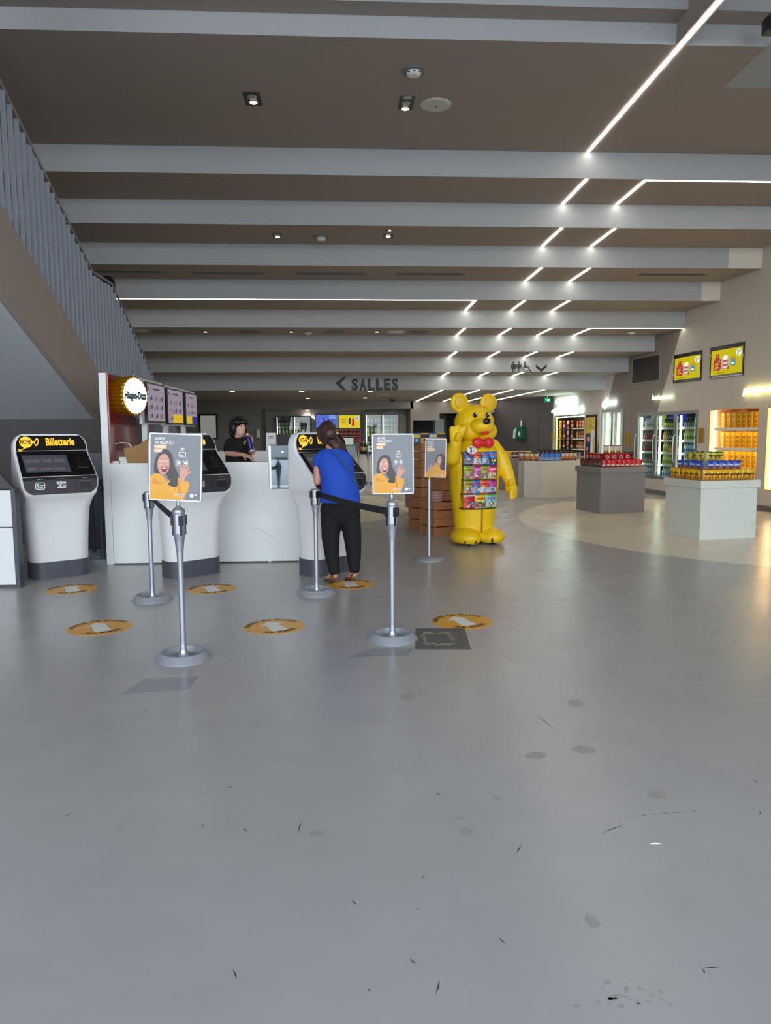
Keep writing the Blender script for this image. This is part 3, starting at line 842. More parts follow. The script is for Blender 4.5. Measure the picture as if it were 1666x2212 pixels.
# round gold sign
c = at_y(268, 857, YC + .42)
t = thing('illuminated_sign', (xb + .1, YC + .3, c.z), 'round glowing white sign with fluted gold rim on the red panel', 'sign', rz=math.radians(66))
def scal(r, y, n=26, amp=.045, k=6):
    return [V((r * (1 + amp * abs(math.cos(n * a / 2))) * math.cos(a), y, r * (1 + amp * abs(math.cos(n * a / 2))) * math.sin(a))) for a in [2 * pi * i / (n * k) for i in range(n * k)]]
m_gold = mat('gold fluted metal', 'b8860f', .3, .75, var=.05)
b = MB(); b.loft([scal(.206, .04), scal(.206, -.05), scal(.213, -.14), scal(.208, -.152)], 0, True, None, False); b.build('rim', m_gold, t)
b = MB(); b.poly([p * .965 + V((0, -.156 - p.y * .965, 0)) for p in scal(.2, 0, amp=.05)]); b.build('face', glow('sign face light', 'eafcff', 1.3), t)
b = MB(); b.text('Häagen-Dazs', front((0, -.159, -.03)), .078, 0, .025, .62, .0); b.text('Häagen-Dazs', front((.0, -.1585, -.032)), .078, 1, .05, .62, .0)
b.build('lettering', [mat('dark teal lettering', '10282c', .5), mat('pale lettering edge', '2d5052', .5)], t)
b = MB(); b.lathe([(.012, 0), (.012, .03)], (0, -.14, .2), 10); b.lathe([(.02, 0), (.012, -.03)], (0, -.14, -.2), 10); b.build('finial', m_gold, t)
# menu screens
m_lilac = glow('menu screen light', 'bdb0c2', .58)
m_ink = mat('menu ink', '3a2a36', .6)
m_inkr = mat('menu red ink', '7a2438', .6)
m_inky = glow('menu yellow block', 'f2cf3a', .75)
m_inkb = glow('menu violet block', '5a4bb0', .5)
xs = [at_y(318, 870, 8.62 + .08), at_y(361, 870, 9.5), at_y(400, 870, 10.4)]
labs = ['menu screen nearest the round gold sign', 'middle menu screen above the counter', 'farthest menu screen with yellow and violet picture']
for i in range(3):
    y0 = (8.92, 9.74, 10.66)[i]; y1 = y0 + (.78, .74, .78)[i]
    a = at_y((318, 362, 401)[i], 870, y0); e = at_y((356.5, 395, 425)[i], 870, y1)
    ztop = at_y(0 + (318, 362, 401)[i], (824, 837, 846)[i], y0).z; zbot = at_y((318, 362, 401)[i], (912, 916, 918)[i], y0).z
    d = V((e.x - a.x, e.y - a.y, 0)); w = d.length; rz = math.atan2(d.y, d.x)
    t = thing('menu_screen', (a.x, a.y, zbot), labs[i], 'screen', 'menu screens over the ice cream counter', rz)
    h = ztop - zbot
    MB().bx(0, w, 0, .035, 0, h).build('bezel', m_black, t)
    b = MB(); T = front((.02, -.002, .02)); W_, H_ = w - .04, h - .04
    b.rect(0, 0, W_, H_, 0, T)
    b.rect(W_ * .3, H_ * .86, W_ * .68, H_ * .9, 2, T, .001); b.rect(W_ * .08, H_ * .82, W_ * .92, H_ * .824, 1, T, .001)
    b.disc(.05, H_ * .88, .016, .022, 2, T, .001, 12)
    rnd = random.Random(i)
    for r in range(3):
        for c_ in range(3):
            x, y = W_ * (.16 + .3 * c_), H_ * (.62 - .24 * r)
            for q in range(3): b.rect(x - .05, y - q * .014, x - .05 + rnd.uniform(.03, .07), y - q * .014 + .006, 1, T, .001)
            b.disc(x + .05, y, .022, .03, rnd.choice((1, 2, 1)), T, .001, 10)
    if i: b.rect(W_ * (.3 if i == 1 else 0), 0, W_ * (1 if i == 1 else .5), H_ * .25, 3, T, .0015)
    if i == 2: b.rect(W_ * .52, 0, W_, H_ * .25, 4, T, .0015)
    b.build('display', [m_lilac, m_ink, m_inkr, m_inky, m_inkb], t)
    MB().bx(-.09, w + .02, .036, .07, -.02, h + .03).build('backing', m_white, t)
    MB().bx(.08, .15, .04, .1, zt1 - .05 - zbot if i == 0 else -zbot, 0).build('post', m_white, t)
# goods on the counter behind the red lining
p = V((at_y(305, 970, YC + .1).x, YC + .03, zt1))
b = MB(); b.prism([(-.14, 0, 0), (.17, 0, 0), (.19, 0, .2), (.1, 0, .27), (-.02, 0, .2), (-.18, 0, .16)], (0, .15, 0))
tag(b.build('paper_bag', mat('brown paper', 'a07a4e', .85, var=.12), bevel=.012, loc=p), 'brown paper bag on the counter by the red lining', 'bag')
p = V((at_y(268, 990, YC + .1).x, YC + .1, zt1))
for k, (dx, n, lab) in enumerate(((0, 3, 'stack'), (-.08, 1, 'one'))):
    for q in range(n):
        tag(MB().bx(-.045, .045, -.03, .03, .022 * q, .022 * q + .02).build('small_box', m_shelf, loc=p + V((dx, 0, 0))), ('small white box in the stack of three by the paper bag' if n == 3 else 'single small white box left of the stack by the paper bag'), 'box', 'small white boxes' if n == 3 else None)
t = thing('tap', (at_y(264, 950, YC + .16).x, YC + .17, zt1), 'curved chrome tap behind the paper bag', 'tap')
MB().tube([(.1, 0, 0), (.1, 0, .17), (.07, 0, .215), (-.02, 0, .225), (-.08, 0, .21)], .009, 8).build('spout', m_steel, t)
MB().lathe([(.02, 0), (.018, .03)], (.1, 0, 0), 12).build('base', m_steel, t)
# glass display case at the right end
zc2 = at_y(605, 963, YC).z
t = thing('display_case', (0, 0, zt2), 'glass display case at the right end of the white counter', 'display case')
x0, x1 = xc_ + .012, xd - .01; hh = zc2 - zt2
for x in (x0, x1):
    for y in (YC + .06, YC + .5): MB().bx(x - .012, x + .012, y - .012, y + .012, 0, hh).build('corner_post', m_steel, t)
MB().bx(x0, x1, YC + .05, YC + .52, hh - .13, hh).build('canopy', mat('blue grey casing', '7e929c', .3), t)
MB().lathe([(.014, 0), (.014, .012)], (0, 0, 0), 14, T=frame(V(((x0 + x1) / 2 - .04, YC + .049, hh - .07)), (1, 0, 0), (0, 0, 1))).build('lock', m_steel, t)
MB().bx(x0 + .012, x1 - .012, YC + .055, YC + .061, .01, hh - .13).build('glass_pane', glassmat('reflective glass', 'bcd2d6', 3.4, .03), t)
MB().bx(x0 + .02, x1 - .02, YC + .1, YC + .48, hh * .42, hh * .42 + .012).build('shelf', m_shelf, t)
MB().bx(x0 + .02, x1 - .02, YC + .47, YC + .485, .0, hh - .13).build('back_panel', mat('grey blue back', '8fa3a8', .3), t)
# furniture behind the worker
pz = at_y(530, 975, 11.0).z
tag(MB().bx(at_y(470, 990, 11).x - .5, at_y(581, 990, 11).x, 11, 11.6, 0, pz).build('back_counter', m_white, bevel=.004), 'white counter directly behind the worker', 'counter')
p = at_y(582, 975, 10.99)
t = thing('gel_dispenser', (p.x - .0, 11.25, pz), 'white dispenser tower on the counter behind the worker', 'dispenser')
MB().bx(-.075, .075, 0, .12, 0, .27).build('housing', m_white, t, .01)
b = MB()
for q in range(2): b.bx(-.04, .04, -.002, .0, .21 - q * .025, .222 - q * .025)
b.build('printed_text', m_dgrey, t)
MB().tube([(-.02, -.03, 0), (-.02, -.03, .09), (.03, -.03, .11), (.07, -.03, .09), (.07, -.03, 0)], .008, 6).build('bracket', m_steel, t)

# ------------------------------------------------------------------ posters
m_pg = mat('poster grey', '72767c', .4, var=.03, coat=.15)
m_pw = mat('poster white', 'f2f2f0', .4, coat=.12)
m_po = mat('poster amber', 'd9a65a', .4, coat=.12)
m_phair = mat('poster dark hair', '241c1f', .35, coat=.12)
m_pskin = mat('poster skin', 'c9917a', .4, coat=.12)
m_pyel = mat('poster yellow hoodie', 'dc9c1c', .4, var=.12, scale=14, coat=.12)
m_pyel2 = mat('poster hoodie fold', 'c9851a', .4, coat=.12)
m_pmouth = mat('poster mouth', '7d2b2b', .4)
PM = [m_pg, m_pw, m_po, m_phair, m_pskin, m_pyel, m_pyel2, m_pmouth]
def woman_art(b, T, w, thumb):
    S_ = lambda pts, m, z, k=4: b.poly([(min(max(p[0], 0), 1) * w, max(p[1], 0) * w) for p in spline(pts, k)], m, T, z)
    if not thumb:
        S_([(.08, .52), (.1, .78), (.2, .93), (.33, .97), (.44, .86), (.47, .68), (.56, .5), (.58, .3), (.4, .28), (.33, .48), (.2, .5)], 3, .0008)
        S_([(-.0, .12), (.0, .42), (.12, .5), (.24, .47), (.36, .34), (.42, .46), (.6, .42), (.66, .36), (.78, .36), (.76, .18), (.68, .06), (.66, .0), (.0, .0)], 5, .0012, 2)
        S_([(.36, .44), (.4, .36), (.36, .3), (.42, .26), (.54, .26), (.55, .44), (.5, .55), (.4, .55)], 3, .0016)
        S_([(.15, .62), (.16, .78), (.22, .87), (.31, .88), (.375, .8), (.385, .66), (.35, .54), (.27, .48), (.2, .51)], 4, .002)
        S_([(.13, .72), (.16, .86), (.25, .93), (.36, .9), (.41, .78), (.36, .84), (.3, .88), (.22, .86), (.165, .78)], 3, .0024)
        S_([(.22, .62), (.28, .625), (.345, .635), (.335, .56), (.285, .525), (.24, .545)], 7, .0024)
        S_([(.235, .612), (.335, .622), (.32, .6), (.25, .595)], 1, .0028)
        for x, y in ((.215, .735), (.325, .745)):
            b.disc(x * w, y * w, .027 * w, .021 * w, 1, T, .0024, 14); b.disc(x * w, y * w, .013 * w, .015 * w, 3, T, .0028, 12)
            b.poly([((x - .035) * w, (y + .035) * w), (x * w, (y + .052) * w), ((x + .035) * w, (y + .04) * w), (x * w, (y + .045) * w)], 3, T, .0026)
        b.poly([(.262 * w, .7 * w), (.275 * w, .655 * w), (.295 * w, .66 * w)], 6, T, .0024)
        S_([(.08, .4), (.2, .33), (.34, .36), (.2, .29), (.06, .3)], 6, .0016); S_([(.58, .4), (.56, .2), (.6, .05), (.62, .2)], 6, .0016)
        S_([(.6, .42), (.6, .54), (.66, .62), (.74, .58), (.76, .5), (.71, .44), (.68, .36), (.6, .36)], 4, .0016)
        for x0, y0, x1, y1 in ((.62, .56, .61, .66), (.66, .6, .66, .69), (.7, .6, .72, .69), (.74, .57, .78, .65), (.75, .52, .82, .56)):
            d = V((y1 - y0, x0 - x1)).normalized() * .017
            b.poly([((x0 - d.x) * w, (y0 - d.y) * w), ((x1 - d.x) * w, (y1 - d.y) * w), ((x1 + d.x) * w, (y1 + d.y) * w), ((x0 + d.x) * w, (y0 + d.y) * w)], 4, T, .0018)
    else:
        S_([(.5, .75), (.56, 1.02), (.7, 1.16), (.86, 1.16), (.97, 1.0), (1.0, .7), (.98, .38), (.74, .36), (.72, .6), (.58, .6)], 3, .0008)
        S_([(.05, .0), (.06, .26), (.16, .3), (.3, .34), (.42, .56), (.54, .68), (.7, .6), (.8, .4), (1.0, .32), (1.0, .0)], 5, .0012, 2)
        S_([(.42, .58), (.44, .68), (.54, .74), (.58, .66), (.52, .58)], 6, .0016)
        S_([(.6, .62), (.62, .76), (.76, .76), (.76, .62), (.68, .57)], 4, .0017)
        S_([(.58, .78), (.58, .94), (.64, 1.06), (.74, 1.07), (.81, .98), (.81, .82), (.74, .7), (.64, .69)], 4, .002)
        S_([(.55, .86), (.58, 1.04), (.7, 1.12), (.82, 1.06), (.84, .9), (.78, 1.02), (.7, 1.05), (.62, 1.0)], 3, .0024)
        S_([(.62, .8), (.69, .785), (.76, .815), (.71, .75), (.66, .75)], 1, .0024)
        for x, y in ((.635, .92), (.745, .925)): b.disc(x * w, y * w, .02 * w, .014 * w, 3, T, .0026, 12)
        S_([(.74, .62), (.76, .4), (.98, .36), (.97, .62), (.85, .8), (.82, .66)], 3, .0018)
        S_([(.08, .3), (.14, .44), (.22, .52), (.34, .56), (.38, .47), (.3, .38), (.2, .34)], 4, .0018)
        b.rect(.24 * w, .5 * w, .285 * w, .66 * w, 4, T, .002)
        S_([(.3, .3), (.5, .36), (.6, .1), (.5, .3)], 6, .0016)
def poster(parent, w, h, thumb, curl=0.):
    b = MB(); T = front((-w / 2, -.006, 0))
    b.rect(0, 0, w, h, 0, T)
    k = w
    if not thumb:
        for i, s in enumerate(('ACHETEZ', 'VOS BILLETS ICI !', 'PAIEMENT', 'FACILE')):
            g_ = textgeo(s, .02); x0 = min(v.x for v in g_[0]); ww = max(v.x for v in g_[0]) - x0
            hh_ = .05 * k; q = hh_ / .72 * .72
            y = h - (.11 + .078 * i) * k
            if i > 1: b.rect(.075 * k, y - .012 * k, .095 * k + ww * q, y + hh_ + .012 * k, 2, T, .0006)
            b.text(s, T @ Matrix.Translation((.085 * k - x0 * q, y, 0)), hh_, 1, .02, .72, .0012)
        X, Y = .64 * k, .76 * k + (h - 1.4 * k) * .3
        b.outline(X - .07 * k, Y + .12 * k, X + .07 * k, Y + .21 * k, .008 * k, 1, T, .001)
        for r in (.02, .038, .056):
            for q in range(5):
                a0, a1 = pi / 4 + q * pi / 10, pi / 4 + (q + 1) * pi / 10
                b.poly([(X + rr * k * math.cos(a), Y + .225 * k + rr * k * math.sin(a)) for rr, a in ((r, a0), (r + .009, a0), (r + .009, a1), (r, a1))], 1, T, .001)
        b.rect(X - .045 * k, Y + .14 * k, X + .01 * k, Y + .15 * k, 1, T, .001)
        for dx in (-.065, .065):
            b.outline(X + (dx - .045) * k, Y - .06 * k, X + (dx + .045) * k, Y + .06 * k, .008 * k, 1, T, .001)
            b.disc(X + dx * k, Y, .024 * k, .035 * k, 1, T, .001, 14)
        b.rect(X - .05 * k, Y + .095 * k, X + .05 * k, Y + .102 * k, 1, T, .001)
        woman_art(b, T, w, False)
    else:
        for i, s in enumerate(('VOUS N\'AVEZ', 'PAS ENCORE', 'VOTRE BILLET ?', 'ACHETEZ', 'VOTRE SÉANCE', 'SUR LES BORNES')):
            g_ = textgeo(s, .02); x0 = min(v.x for v in g_[0]); ww = max(v.x for v in g_[0]) - x0
            hh_ = .052 * k; q = hh_ * .72 / .72
            y = h - (.15 + .088 * i) * k
            if i > 2: b.rect(.06 * k, y - .014 * k, .08 * k + ww * q, y + hh_ + .014 * k, 2, T, .0006)
            b.text(s, T @ Matrix.Translation((.07 * k - x0 * q, y, 0)), hh_, 1, .02, .72, .0012)
        woman_art(b, T, w, True)
    for i, s in enumerate(('ACHETEZ MAINTENANT', 'VOS PLACES EN LIGNE')):
        b.text(s, T @ Matrix.Translation((.6 * k, (.1 - i * .035) * k, 0)), .022 * k, 1, .015, .72, .0032)
    b.disc(.84 * k, .09 * k, .04 * k, .038 * k, 1, T, .0032, 18); b.rect(.9 * k, .085 * k, .93 * k, .12 * k, 1, T, .0032)
    if curl:
        for v in b.v:
            v.y += curl * math.sin((v.z / h) * 2 * pi) * .5
    o = b.build('poster', PM, parent); return o

# ------------------------------------------------------------------ barrier posts
PROF = [(.03, .03), (.022, .06), (.019, .1), (.019, .62), (.022, .7), (.031, .775), (.039, .82), (.04, .87), (.04, .945), (.036, .952), (.001, .953)]
def stanchion(loc, lab, group, sign=None, rz=0., head=True, base_r=.178):
    t = thing('barrier_post', loc, lab, 'barrier post', group, rz)
    b = MB(); b.lathe([(base_r, 0), (base_r, .006), (base_r - .04, .048), (base_r - .052, .048), (base_r - .062, .01), (.04, .008), (.03, .035)], n=40)
    b.build('base', m_cast, t)
    MB().lathe(PROF, n=20).build('post', m_alu, t)
    b = MB()
    for k in range(4):
        T = Matrix.Rotation(k * pi / 2 + .5, 4, 'Z')
        b.bx(.034, .05, -.014, .014, .872, .935, T=T)
        b.bx(.036, .044, -.007, .007, .81, .875, T=T)
    b.build('belt_sockets', m_black, t)
    return t
def belt(parent, p0, p1, sag=.02, w=.05):
    # parent-local end points
    b = MB(); n = 12; d = (V(p1) - V(p0)); side = V((-d.y, d.x, 0)).normalized() * .001
    vs = []
    for i in range(n + 1):
        t_ = i / n; c = V(p0) + d * t_ - V((0, 0, sag * 4 * t_ * (1 - t_)))
        vs += [c + side + V((0, 0, w / 2)), c + side - V((0, 0, w / 2)), c - side - V((0, 0, w / 2)), c - side + V((0, 0, w / 2))]
    fs = [(i * 4 + j, i * 4 + (j + 1) % 4, i * 4 + 4 + (j + 1) % 4, i * 4 + 4 + j) for i in range(n) for j in range(4)]
    b.add(vs, fs); return b.build('belt', m_blackf, parent)
def sign_on(t, z0, w, h, thumb, tilt, curl, pole_r=.012):
    s = MB(); s.lathe([(.041, z0), (.041, z0 + .02), (.02, z0 + .035), (pole_r, z0 + .05), (pole_r * .8, z0 + .085)], n=18)
    hd = s.build('sign_stem', m_alu, t)
    T = MB()
    x0, x1, za, zb = -w / 2 - .008, w / 2 + .008, -.008, h + .008
    fr = MB(); fr.bx(x0, x1, -.004, .012, za, za + .008); fr.bx(x0, x1, -.004, .012, zb - .008, zb); fr.bx(x0, x0 + .008, -.004, .012, za, zb); fr.bx(x1 - .008, x1, -.004, .012, za, zb); fr.bx(x0, x1, .0, .008, za, zb)
    if curl:
        for fb in (fr,):
            pass
    f = fr.build('sign_frame', m_whitem, t); f.location = (0, 0, z0 + .085); f.rotation_euler = tilt
    p = poster(f, w, h, thumb, 0)
    return f
pl = fl(397, 1422); pr = fl(848, 1380); ql = fl(330, 1295); qr = fl(684.5, 1282)
S1 = stanchion(pl, 'silver barrier post with poster, front left of the queue', 'barrier posts')
S2 = stanchion(pr, 'silver barrier post with poster, front right beside the dark floor square', 'barrier posts')
S3 = stanchion(ql, 'silver barrier post without sign between left and middle machines', 'barrier posts')
S4 = stanchion(qr, 'silver barrier post without sign behind the woman in blue', 'barrier posts')
for s, q, wl_, hl, tilt, dx in ((S1, pl, .325, .41, (-.03, math.radians(2.2), math.radians(-8)), -.018), (S2, pr, .272, .4, (-.02, 0, math.radians(4)), .01)):
    f = sign_on(s, .95, wl_, hl, False, tilt, 0)
    f.location.x += dx
belt(S3, (.03, -.02, .905), (pl.x - ql.x - .02, pl.y - ql.y + .04, .905), .012)
belt(S4, (.035, -.02, .905), (pr.x - qr.x - .03, pr.y - qr.y + .03, .905), .012)
# slim sign stand beside the bear
ps = fl(927, 1209)
t = thing('sign_stand', ps, 'slim grey pole with small poster left of the yellow bear', 'sign stand')
MB().lathe([(.17, 0), (.17, .012), (.13, .035), (.02, .045)], n=30).build('base', m_cast, t)
hz = at_y(927, 1037, ps.y).z
MB().lathe([(.019, .04), (.019, hz)], n=14).build('post', m_alu, t)
MB().lathe([(.012, hz), (.012, hz + .05)], n=12).build('brass_collar', mat('brass', 'c9a13b', .3, .9), t)
z0, z1 = at_y(940, 1030, ps.y).z, at_y(940, 949, ps.y).z
fr = MB(); w = .222; h = z1 - z0; fr.bx(-w / 2 - .008, w / 2 + .008, -.004, .01, -.008, h + .008)
f = fr.build('sign_frame', m_whitem, t); f.location = (.07, 0, z0); f.rotation_euler = (0, math.radians(1), math.radians(-6))
poster(f, w, h, True)
# two dark posts behind the left machine
for (px, py), l in (((197, 1203), 'dark post standing behind the leftmost ticket machine, left of two'), ((222, 1214), 'dark post beside the white end panel, right of two')):
    t = stanchion(fl(px, py) + V((0, .12 if px < 210 else .02, 0)), l, 'dark posts by the white end panel')
    for c in [o for o in bpy.data.objects if o.parent == t]:
        if c.name.startswith('post'): c.data.materials[0] = m_dgrey
tag(MB().bx(-.17, .17, 0, .25, 0, 1.22).build('metal_box', mat('grey steel box', '63676e', .5), loc=fl(203, 1195) + V((-.05, .35, 0)), bevel=.01), 'grey metal cupboard against the dark wall behind the leftmost machine', 'cupboard')

# ------------------------------------------------------------------ floor stickers
m_sty = mat('amber floor sticker', 'dea02c', .4, var=.08, scale=9)
m_stw = mat('white sticker arrow', 'e6e4dc', .45)
m_stk = mat('black sticker print', '20201e', .5)
def sticker(c, tip, tail, r, lab):
    c = fl(*c); d = (fl(*tip) - fl(*tail)); ang = math.atan2(d.y, d.x) - pi / 2
    t = thing('floor_sticker', c, lab, 'floor sticker', 'amber arrow stickers on the floor', ang)
    b = MB(); b.lathe([(r, 0), (r, .0012), (.001, .0012)], n=48); b.build('disc', m_sty, t)
    b = MB()
    b.poly([(-.062, -.13), (.062, -.13), (.05, .06), (-.05, .06)], 0, z=.002); b.poly([(-.095, .06), (.095, .06), (0, .16)], 0, z=.002)
    b.build('arrow', m_stw, t)
    b = MB(); R = r * .8
    def arc(s, a0, a1, inward):
        n = len(s)
        for i, ch in enumerate(s):
            if ch == ' ': continue
            a = a0 + (a1 - a0) * i / (n - 1)
            rr = R if inward else R + .0
            T = Matrix.Translation((rr * math.cos(a), rr * math.sin(a), .002)) @ Matrix.Rotation(a - pi / 2 if not inward else a + pi / 2, 4, 'Z') @ Matrix.Translation((0, -.0, 0))
            b.text(ch, T, .042, 0, .03, .9)
    arc('ACHETEZ VOS BILLETS', math.radians(158), math.radians(22), False)
    arc('AUX BORNES', math.radians(228), math.radians(312), True)
    b.build('lettering', m_stk, t)
sticker((155, 1273), (150, 1265), (158, 1279), .23, 'amber arrow sticker in front of the leftmost machine, farther')
sticker((458, 1272.5), (448, 1265), (466, 1280), .225, 'amber arrow sticker in front of the middle machine')
sticker((757, 1262), (752, 1255), (764, 1270), .23, 'amber arrow sticker under the woman in sandals')
sticker((216, 1355.5), (208, 1346), (224, 1366), .235, 'amber arrow sticker left of the front left poster post')
sticker((593, 1353.5), (580, 1344), (605, 1362), .23, 'amber arrow sticker between the two poster posts')
sticker((999, 1342.5), (985, 1335), (1015, 1350), .235, 'amber arrow sticker touching the dark floor square')
q = [fl(897, 1403), fl(1018, 1403), fl(1004, 1357.5), fl(898, 1357.5)]
c = sum(q, V((0, 0, 0))) / 4
t = thing('floor_patch', c, 'dark grey square of worn sticker glue on the floor', 'floor patch')
MB().prism([p - c for p in q], (0, 0, .0012)).build('sheet', mat('worn grey film', '595858', .5, var=.2, scale=18), t)
rnd = random.Random(3); b = MB()
x0, x1 = q[0].x - c.x, q[1].x - c.x; y0, y1 = q[0].y - c.y, q[2].y - c.y
for side in range(4):
    for k in range(26):
        u = rnd.uniform(.24, .76); j = rnd.gauss(0, .012)
        x, y = {0: (u, .2), 1: (u, .78), 2: (.24, u), 3: (.76, u)}[side]
        px, py = x0 + (x1 - x0) * x + j, y0 + (y1 - y0) * y + rnd.gauss(0, .012)
        l = rnd.uniform(.008, .04); a = (0 if side < 2 else pi / 2) + rnd.gauss(0, .25)
        b.box((px, py, .0018), (l, rnd.uniform(.002, .006), .0008), rz=a)
b.build('glue_residue', mat('pale glue residue', 'a89f78', .7, var=.2), t)
# ------------------------------------------------------------------ packets
def C_(h, **k): return mat('print ' + h, h, k.pop('rough', .32), **k)
def pouch(name, w, h, t, cols, bands=(0, .12, .5, .88, 1), txt=None, tcol='ffffff', th=.2, ty=.66, dots=()):
    # a filled foil packet standing on its base, front towards -y; cols are the colours of the bands from the bottom
    b = MB(); nx, nz = 8, 10; mats = [C_(c) for c in cols]; rnd = random.Random(len(cols[0] + (txt or '')) + int(cols[-1], 16) % 997)
    zb = []
    for a, c in zip(bands, bands[1:]):
        n = max(1, round((c - a) * nz)); zb += [a + (c - a) * i / n for i in range(n)]
    zb.append(1.)
    for side in (-1, 1):
        vs = []
        for v in zb:
            for i in range(nx + 1):
                u = i / nx
                d = (1 - abs(2 * u - 1) ** 2.6) * max(0, math.sin(pi * min(1, v * .92 + .06))) ** .6
                vs.append(V(((u - .5) * w * (1 - .13 * math.sin(pi * v) + .012 * math.sin(23 * v)), side * (t / 2 * d + .0008) + (.0 if d < .2 else rnd.uniform(-.0012, .0012)), v * h)))
        for j in range(len(zb) - 1):
            vm = (zb[j] + zb[j + 1]) / 2
            k = next(i for i in range(len(bands) - 1) if bands[i] <= vm <= bands[i + 1])
            fs = []
            for i in range(nx):
                f = (j * (nx + 1) + i, j * (nx + 1) + i + 1, (j + 1) * (nx + 1) + i + 1, (j + 1) * (nx + 1) + i)
                fs.append(f if side < 0 else f[::-1])
            base = len(b.v)
            if j == 0: b.add(vs, [], 0)
            off = base if j == 0 else off
            for f in fs: b.f.append(tuple(x + off for x in f)); b.m.append(k); b.s.append(True)
    mi = len(cols)
    for dcol in dots:
        mats.append(C_(dcol))
        for q in range(4):
            u, v = rnd.uniform(.2, .8), rnd.uniform(bands[0] + .1, bands[2] - .02)
            d = (1 - abs(2 * u - 1) ** 2.6) * max(0, math.sin(pi * min(1, v * .92 + .06))) ** .6
            b.disc((u - .5) * w * .85, v * h, w * .075, m=mi, T=front((0, -t / 2 * d - .002 - .0003 * q, 0)), n=8)
        mi += 1
    if txt:
        T = front((0, -t / 2 - .0015, h * ty - h * th * .5))
        g_ = textgeo(txt, .04); ww = max(v.x for v in g_[0]) - min(v.x for v in g_[0])
        sx = min(1., w * .72 / (ww * h * th / .72))
        b.text(txt, T, h * th, mi, .04, sx)
        mats.append(C_(tcol))
    return b.build(name, mats)
def carton(name, w, d, h, cols, txt=None, tcol='ffffff'):
    b = MB(); b.bx(-w / 2, w / 2, 0, d, 0, h, 0)
    b.rect(-w / 2, h * .55, w / 2, h * .85, 1, front((0, -.001, 0))); b.disc(0, h * .3, h * .16, m=1, T=front((0, -.001, 0)), n=14)
    ms = [C_(c) for c in cols]
    if txt: b.text(txt, front((0, -.002, h * .62)), h * .18, 2, .03, .6); ms.append(C_(tcol))
    return b.build(name, ms)
PROTO = {}
def put(key, mk, loc, rz, lab, cat, group, tilt=False):
    # first call keeps the made object itself, later calls copy it
    if key not in PROTO:
        o = PROTO[key] = mk()
    else:
        o = PROTO[key].copy(); COL.objects.link(o)
    o.location = loc; o.rotation_euler = (0, 0, rz)
    if tilt: o.rotation_euler = (random.uniform(-.02, .14), random.uniform(-.05, .05), rz); o.location.z += .003
    return tag(o, lab, cat, group)

# ------------------------------------------------------------------ bear-shaped sweets stand (a plain teddy bear)
BP = fl(1024, 1172); BR = .24
bear = thing('sweets_stand', BP, 'big yellow teddy bear shaped stand with shelves of sweets in its belly', 'display stand', rz=BR)
prims = [('l', [((-.0, 0, .08), .27, .21), ((0, 0, .2), .265, .22), ((0, 0, .4), .285, .235), ((0, 0, .7), .325, .26), ((0, 0, .95), .345, .27), ((0, 0, 1.1), .34, .26), ((0, 0, 1.22), .3, .235), ((0, 0, 1.3), .22, .18), ((0, 0, 1.38), .14, .13)]),
         ('e', (-.165, -.11, .1), (.19, .27, .125)), ('e', (.165, -.11, .1), (.19, .27, .125)),
         ('e', (0, .02, 1.56), (.265, .24, .25)), ('e', (-.1, -.1, 1.46), (.16, .14, .13)), ('e', (.1, -.1, 1.46), (.16, .14, .13)), ('e', (0, -.22, 1.52), (.155, .15, .105)),
         ('e', (-.205, .03, 1.83), (.128, .05, .125)), ('e', (.205, .03, 1.83), (.122, .05, .122)),
         ('p', [((-.27, .02, 1.24), .1), ((-.35, -.06, 1.1), .105), ((-.38, -.17, 1.13), .1), ((-.37, -.24, 1.3), .078)]),
         ('e', (-.37, -.26, 1.38), (.085, .06, .08)), ('p', [((-.42, -.27, 1.42), .04), ((-.43, -.28, 1.49), .038)]), ('p', [((-.36, -.27, 1.44), .042), ((-.36, -.29, 1.505), .04)]), ('p', [((-.31, -.28, 1.42), .036), ((-.275, -.3, 1.5), .036)]), ('p', [((-.38, -.33, 1.37), .034), ((-.37, -.35, 1.42), .034)]),
         ('p', [((.27, .02, 1.26), .1), ((.37, -.02, 1.1), .105), ((.43, -.07, .92), .092), ((.455, -.12, .8), .075)]),
         ('e', (.455, -.15, .72), (.08, .085, .09)), ('p', [((.41, -.22, .78), .036), ((.41, -.24, .81), .034)])]
for k in range(3): prims.append(('p', [((.5, -.17, .71 - k * .045), .036), ((.42, -.23, .69 - k * .045), .036)]))
cut1 = MB(); cut1.prism([(-.262, -1, .46), (.225, -1, .46), (.25, -1, 1.2), (-.25, -1, 1.2)], (0, .93, 0))
cut2 = MB(); cut2.bx(-2, 2, -2, 2, -1, .035)
bb = blob('body', prims, m_yellow, bear, .012, 5, [cut1, cut2])
# groove between the legs, its shade painted as a darker strip, + claws
b = MB()
for x in (-.26, -.13, .1, .22):
    b.ell((x, -.345 if abs(x) < .2 else -.31, .075), (.013, .025, .035), n=10, k=8)
b.build('claws', m_black, bear)
b = MB(); b.prism([(-.004, -.262, .16), (.004, -.262, .16), (.004, -.27, .46), (-.004, -.27, .46)], (0, .03, 0)); b.build('leg_seam', mat('shadow line yellow', 'b08c0a', .6), bear)
for x in (-.17, .17):
    MB().cyl((x - .02, -.22, .03), (x + .02, -.22, .03), .03, n=14).build('castor', m_black, bear)
    MB().cyl((x - .02, .12, .03), (x + .02, .12, .03), .03, n=14).build('castor', m_black, bear)
MB().ell((.0, -.375, 1.585), (.05, .03, .042)).build('nose', m_blk_gl, bear)
for x in (-.085, .085):
    e = MB().ell((x, -.205, 1.665), (.026, .02, .034)).build('eye', m_blk_gl, bear)
    MB().ell((x + .008, -.223, 1.677), (.007, .005, .008), n=8, k=6).build('eye_glint', m_pw, e)
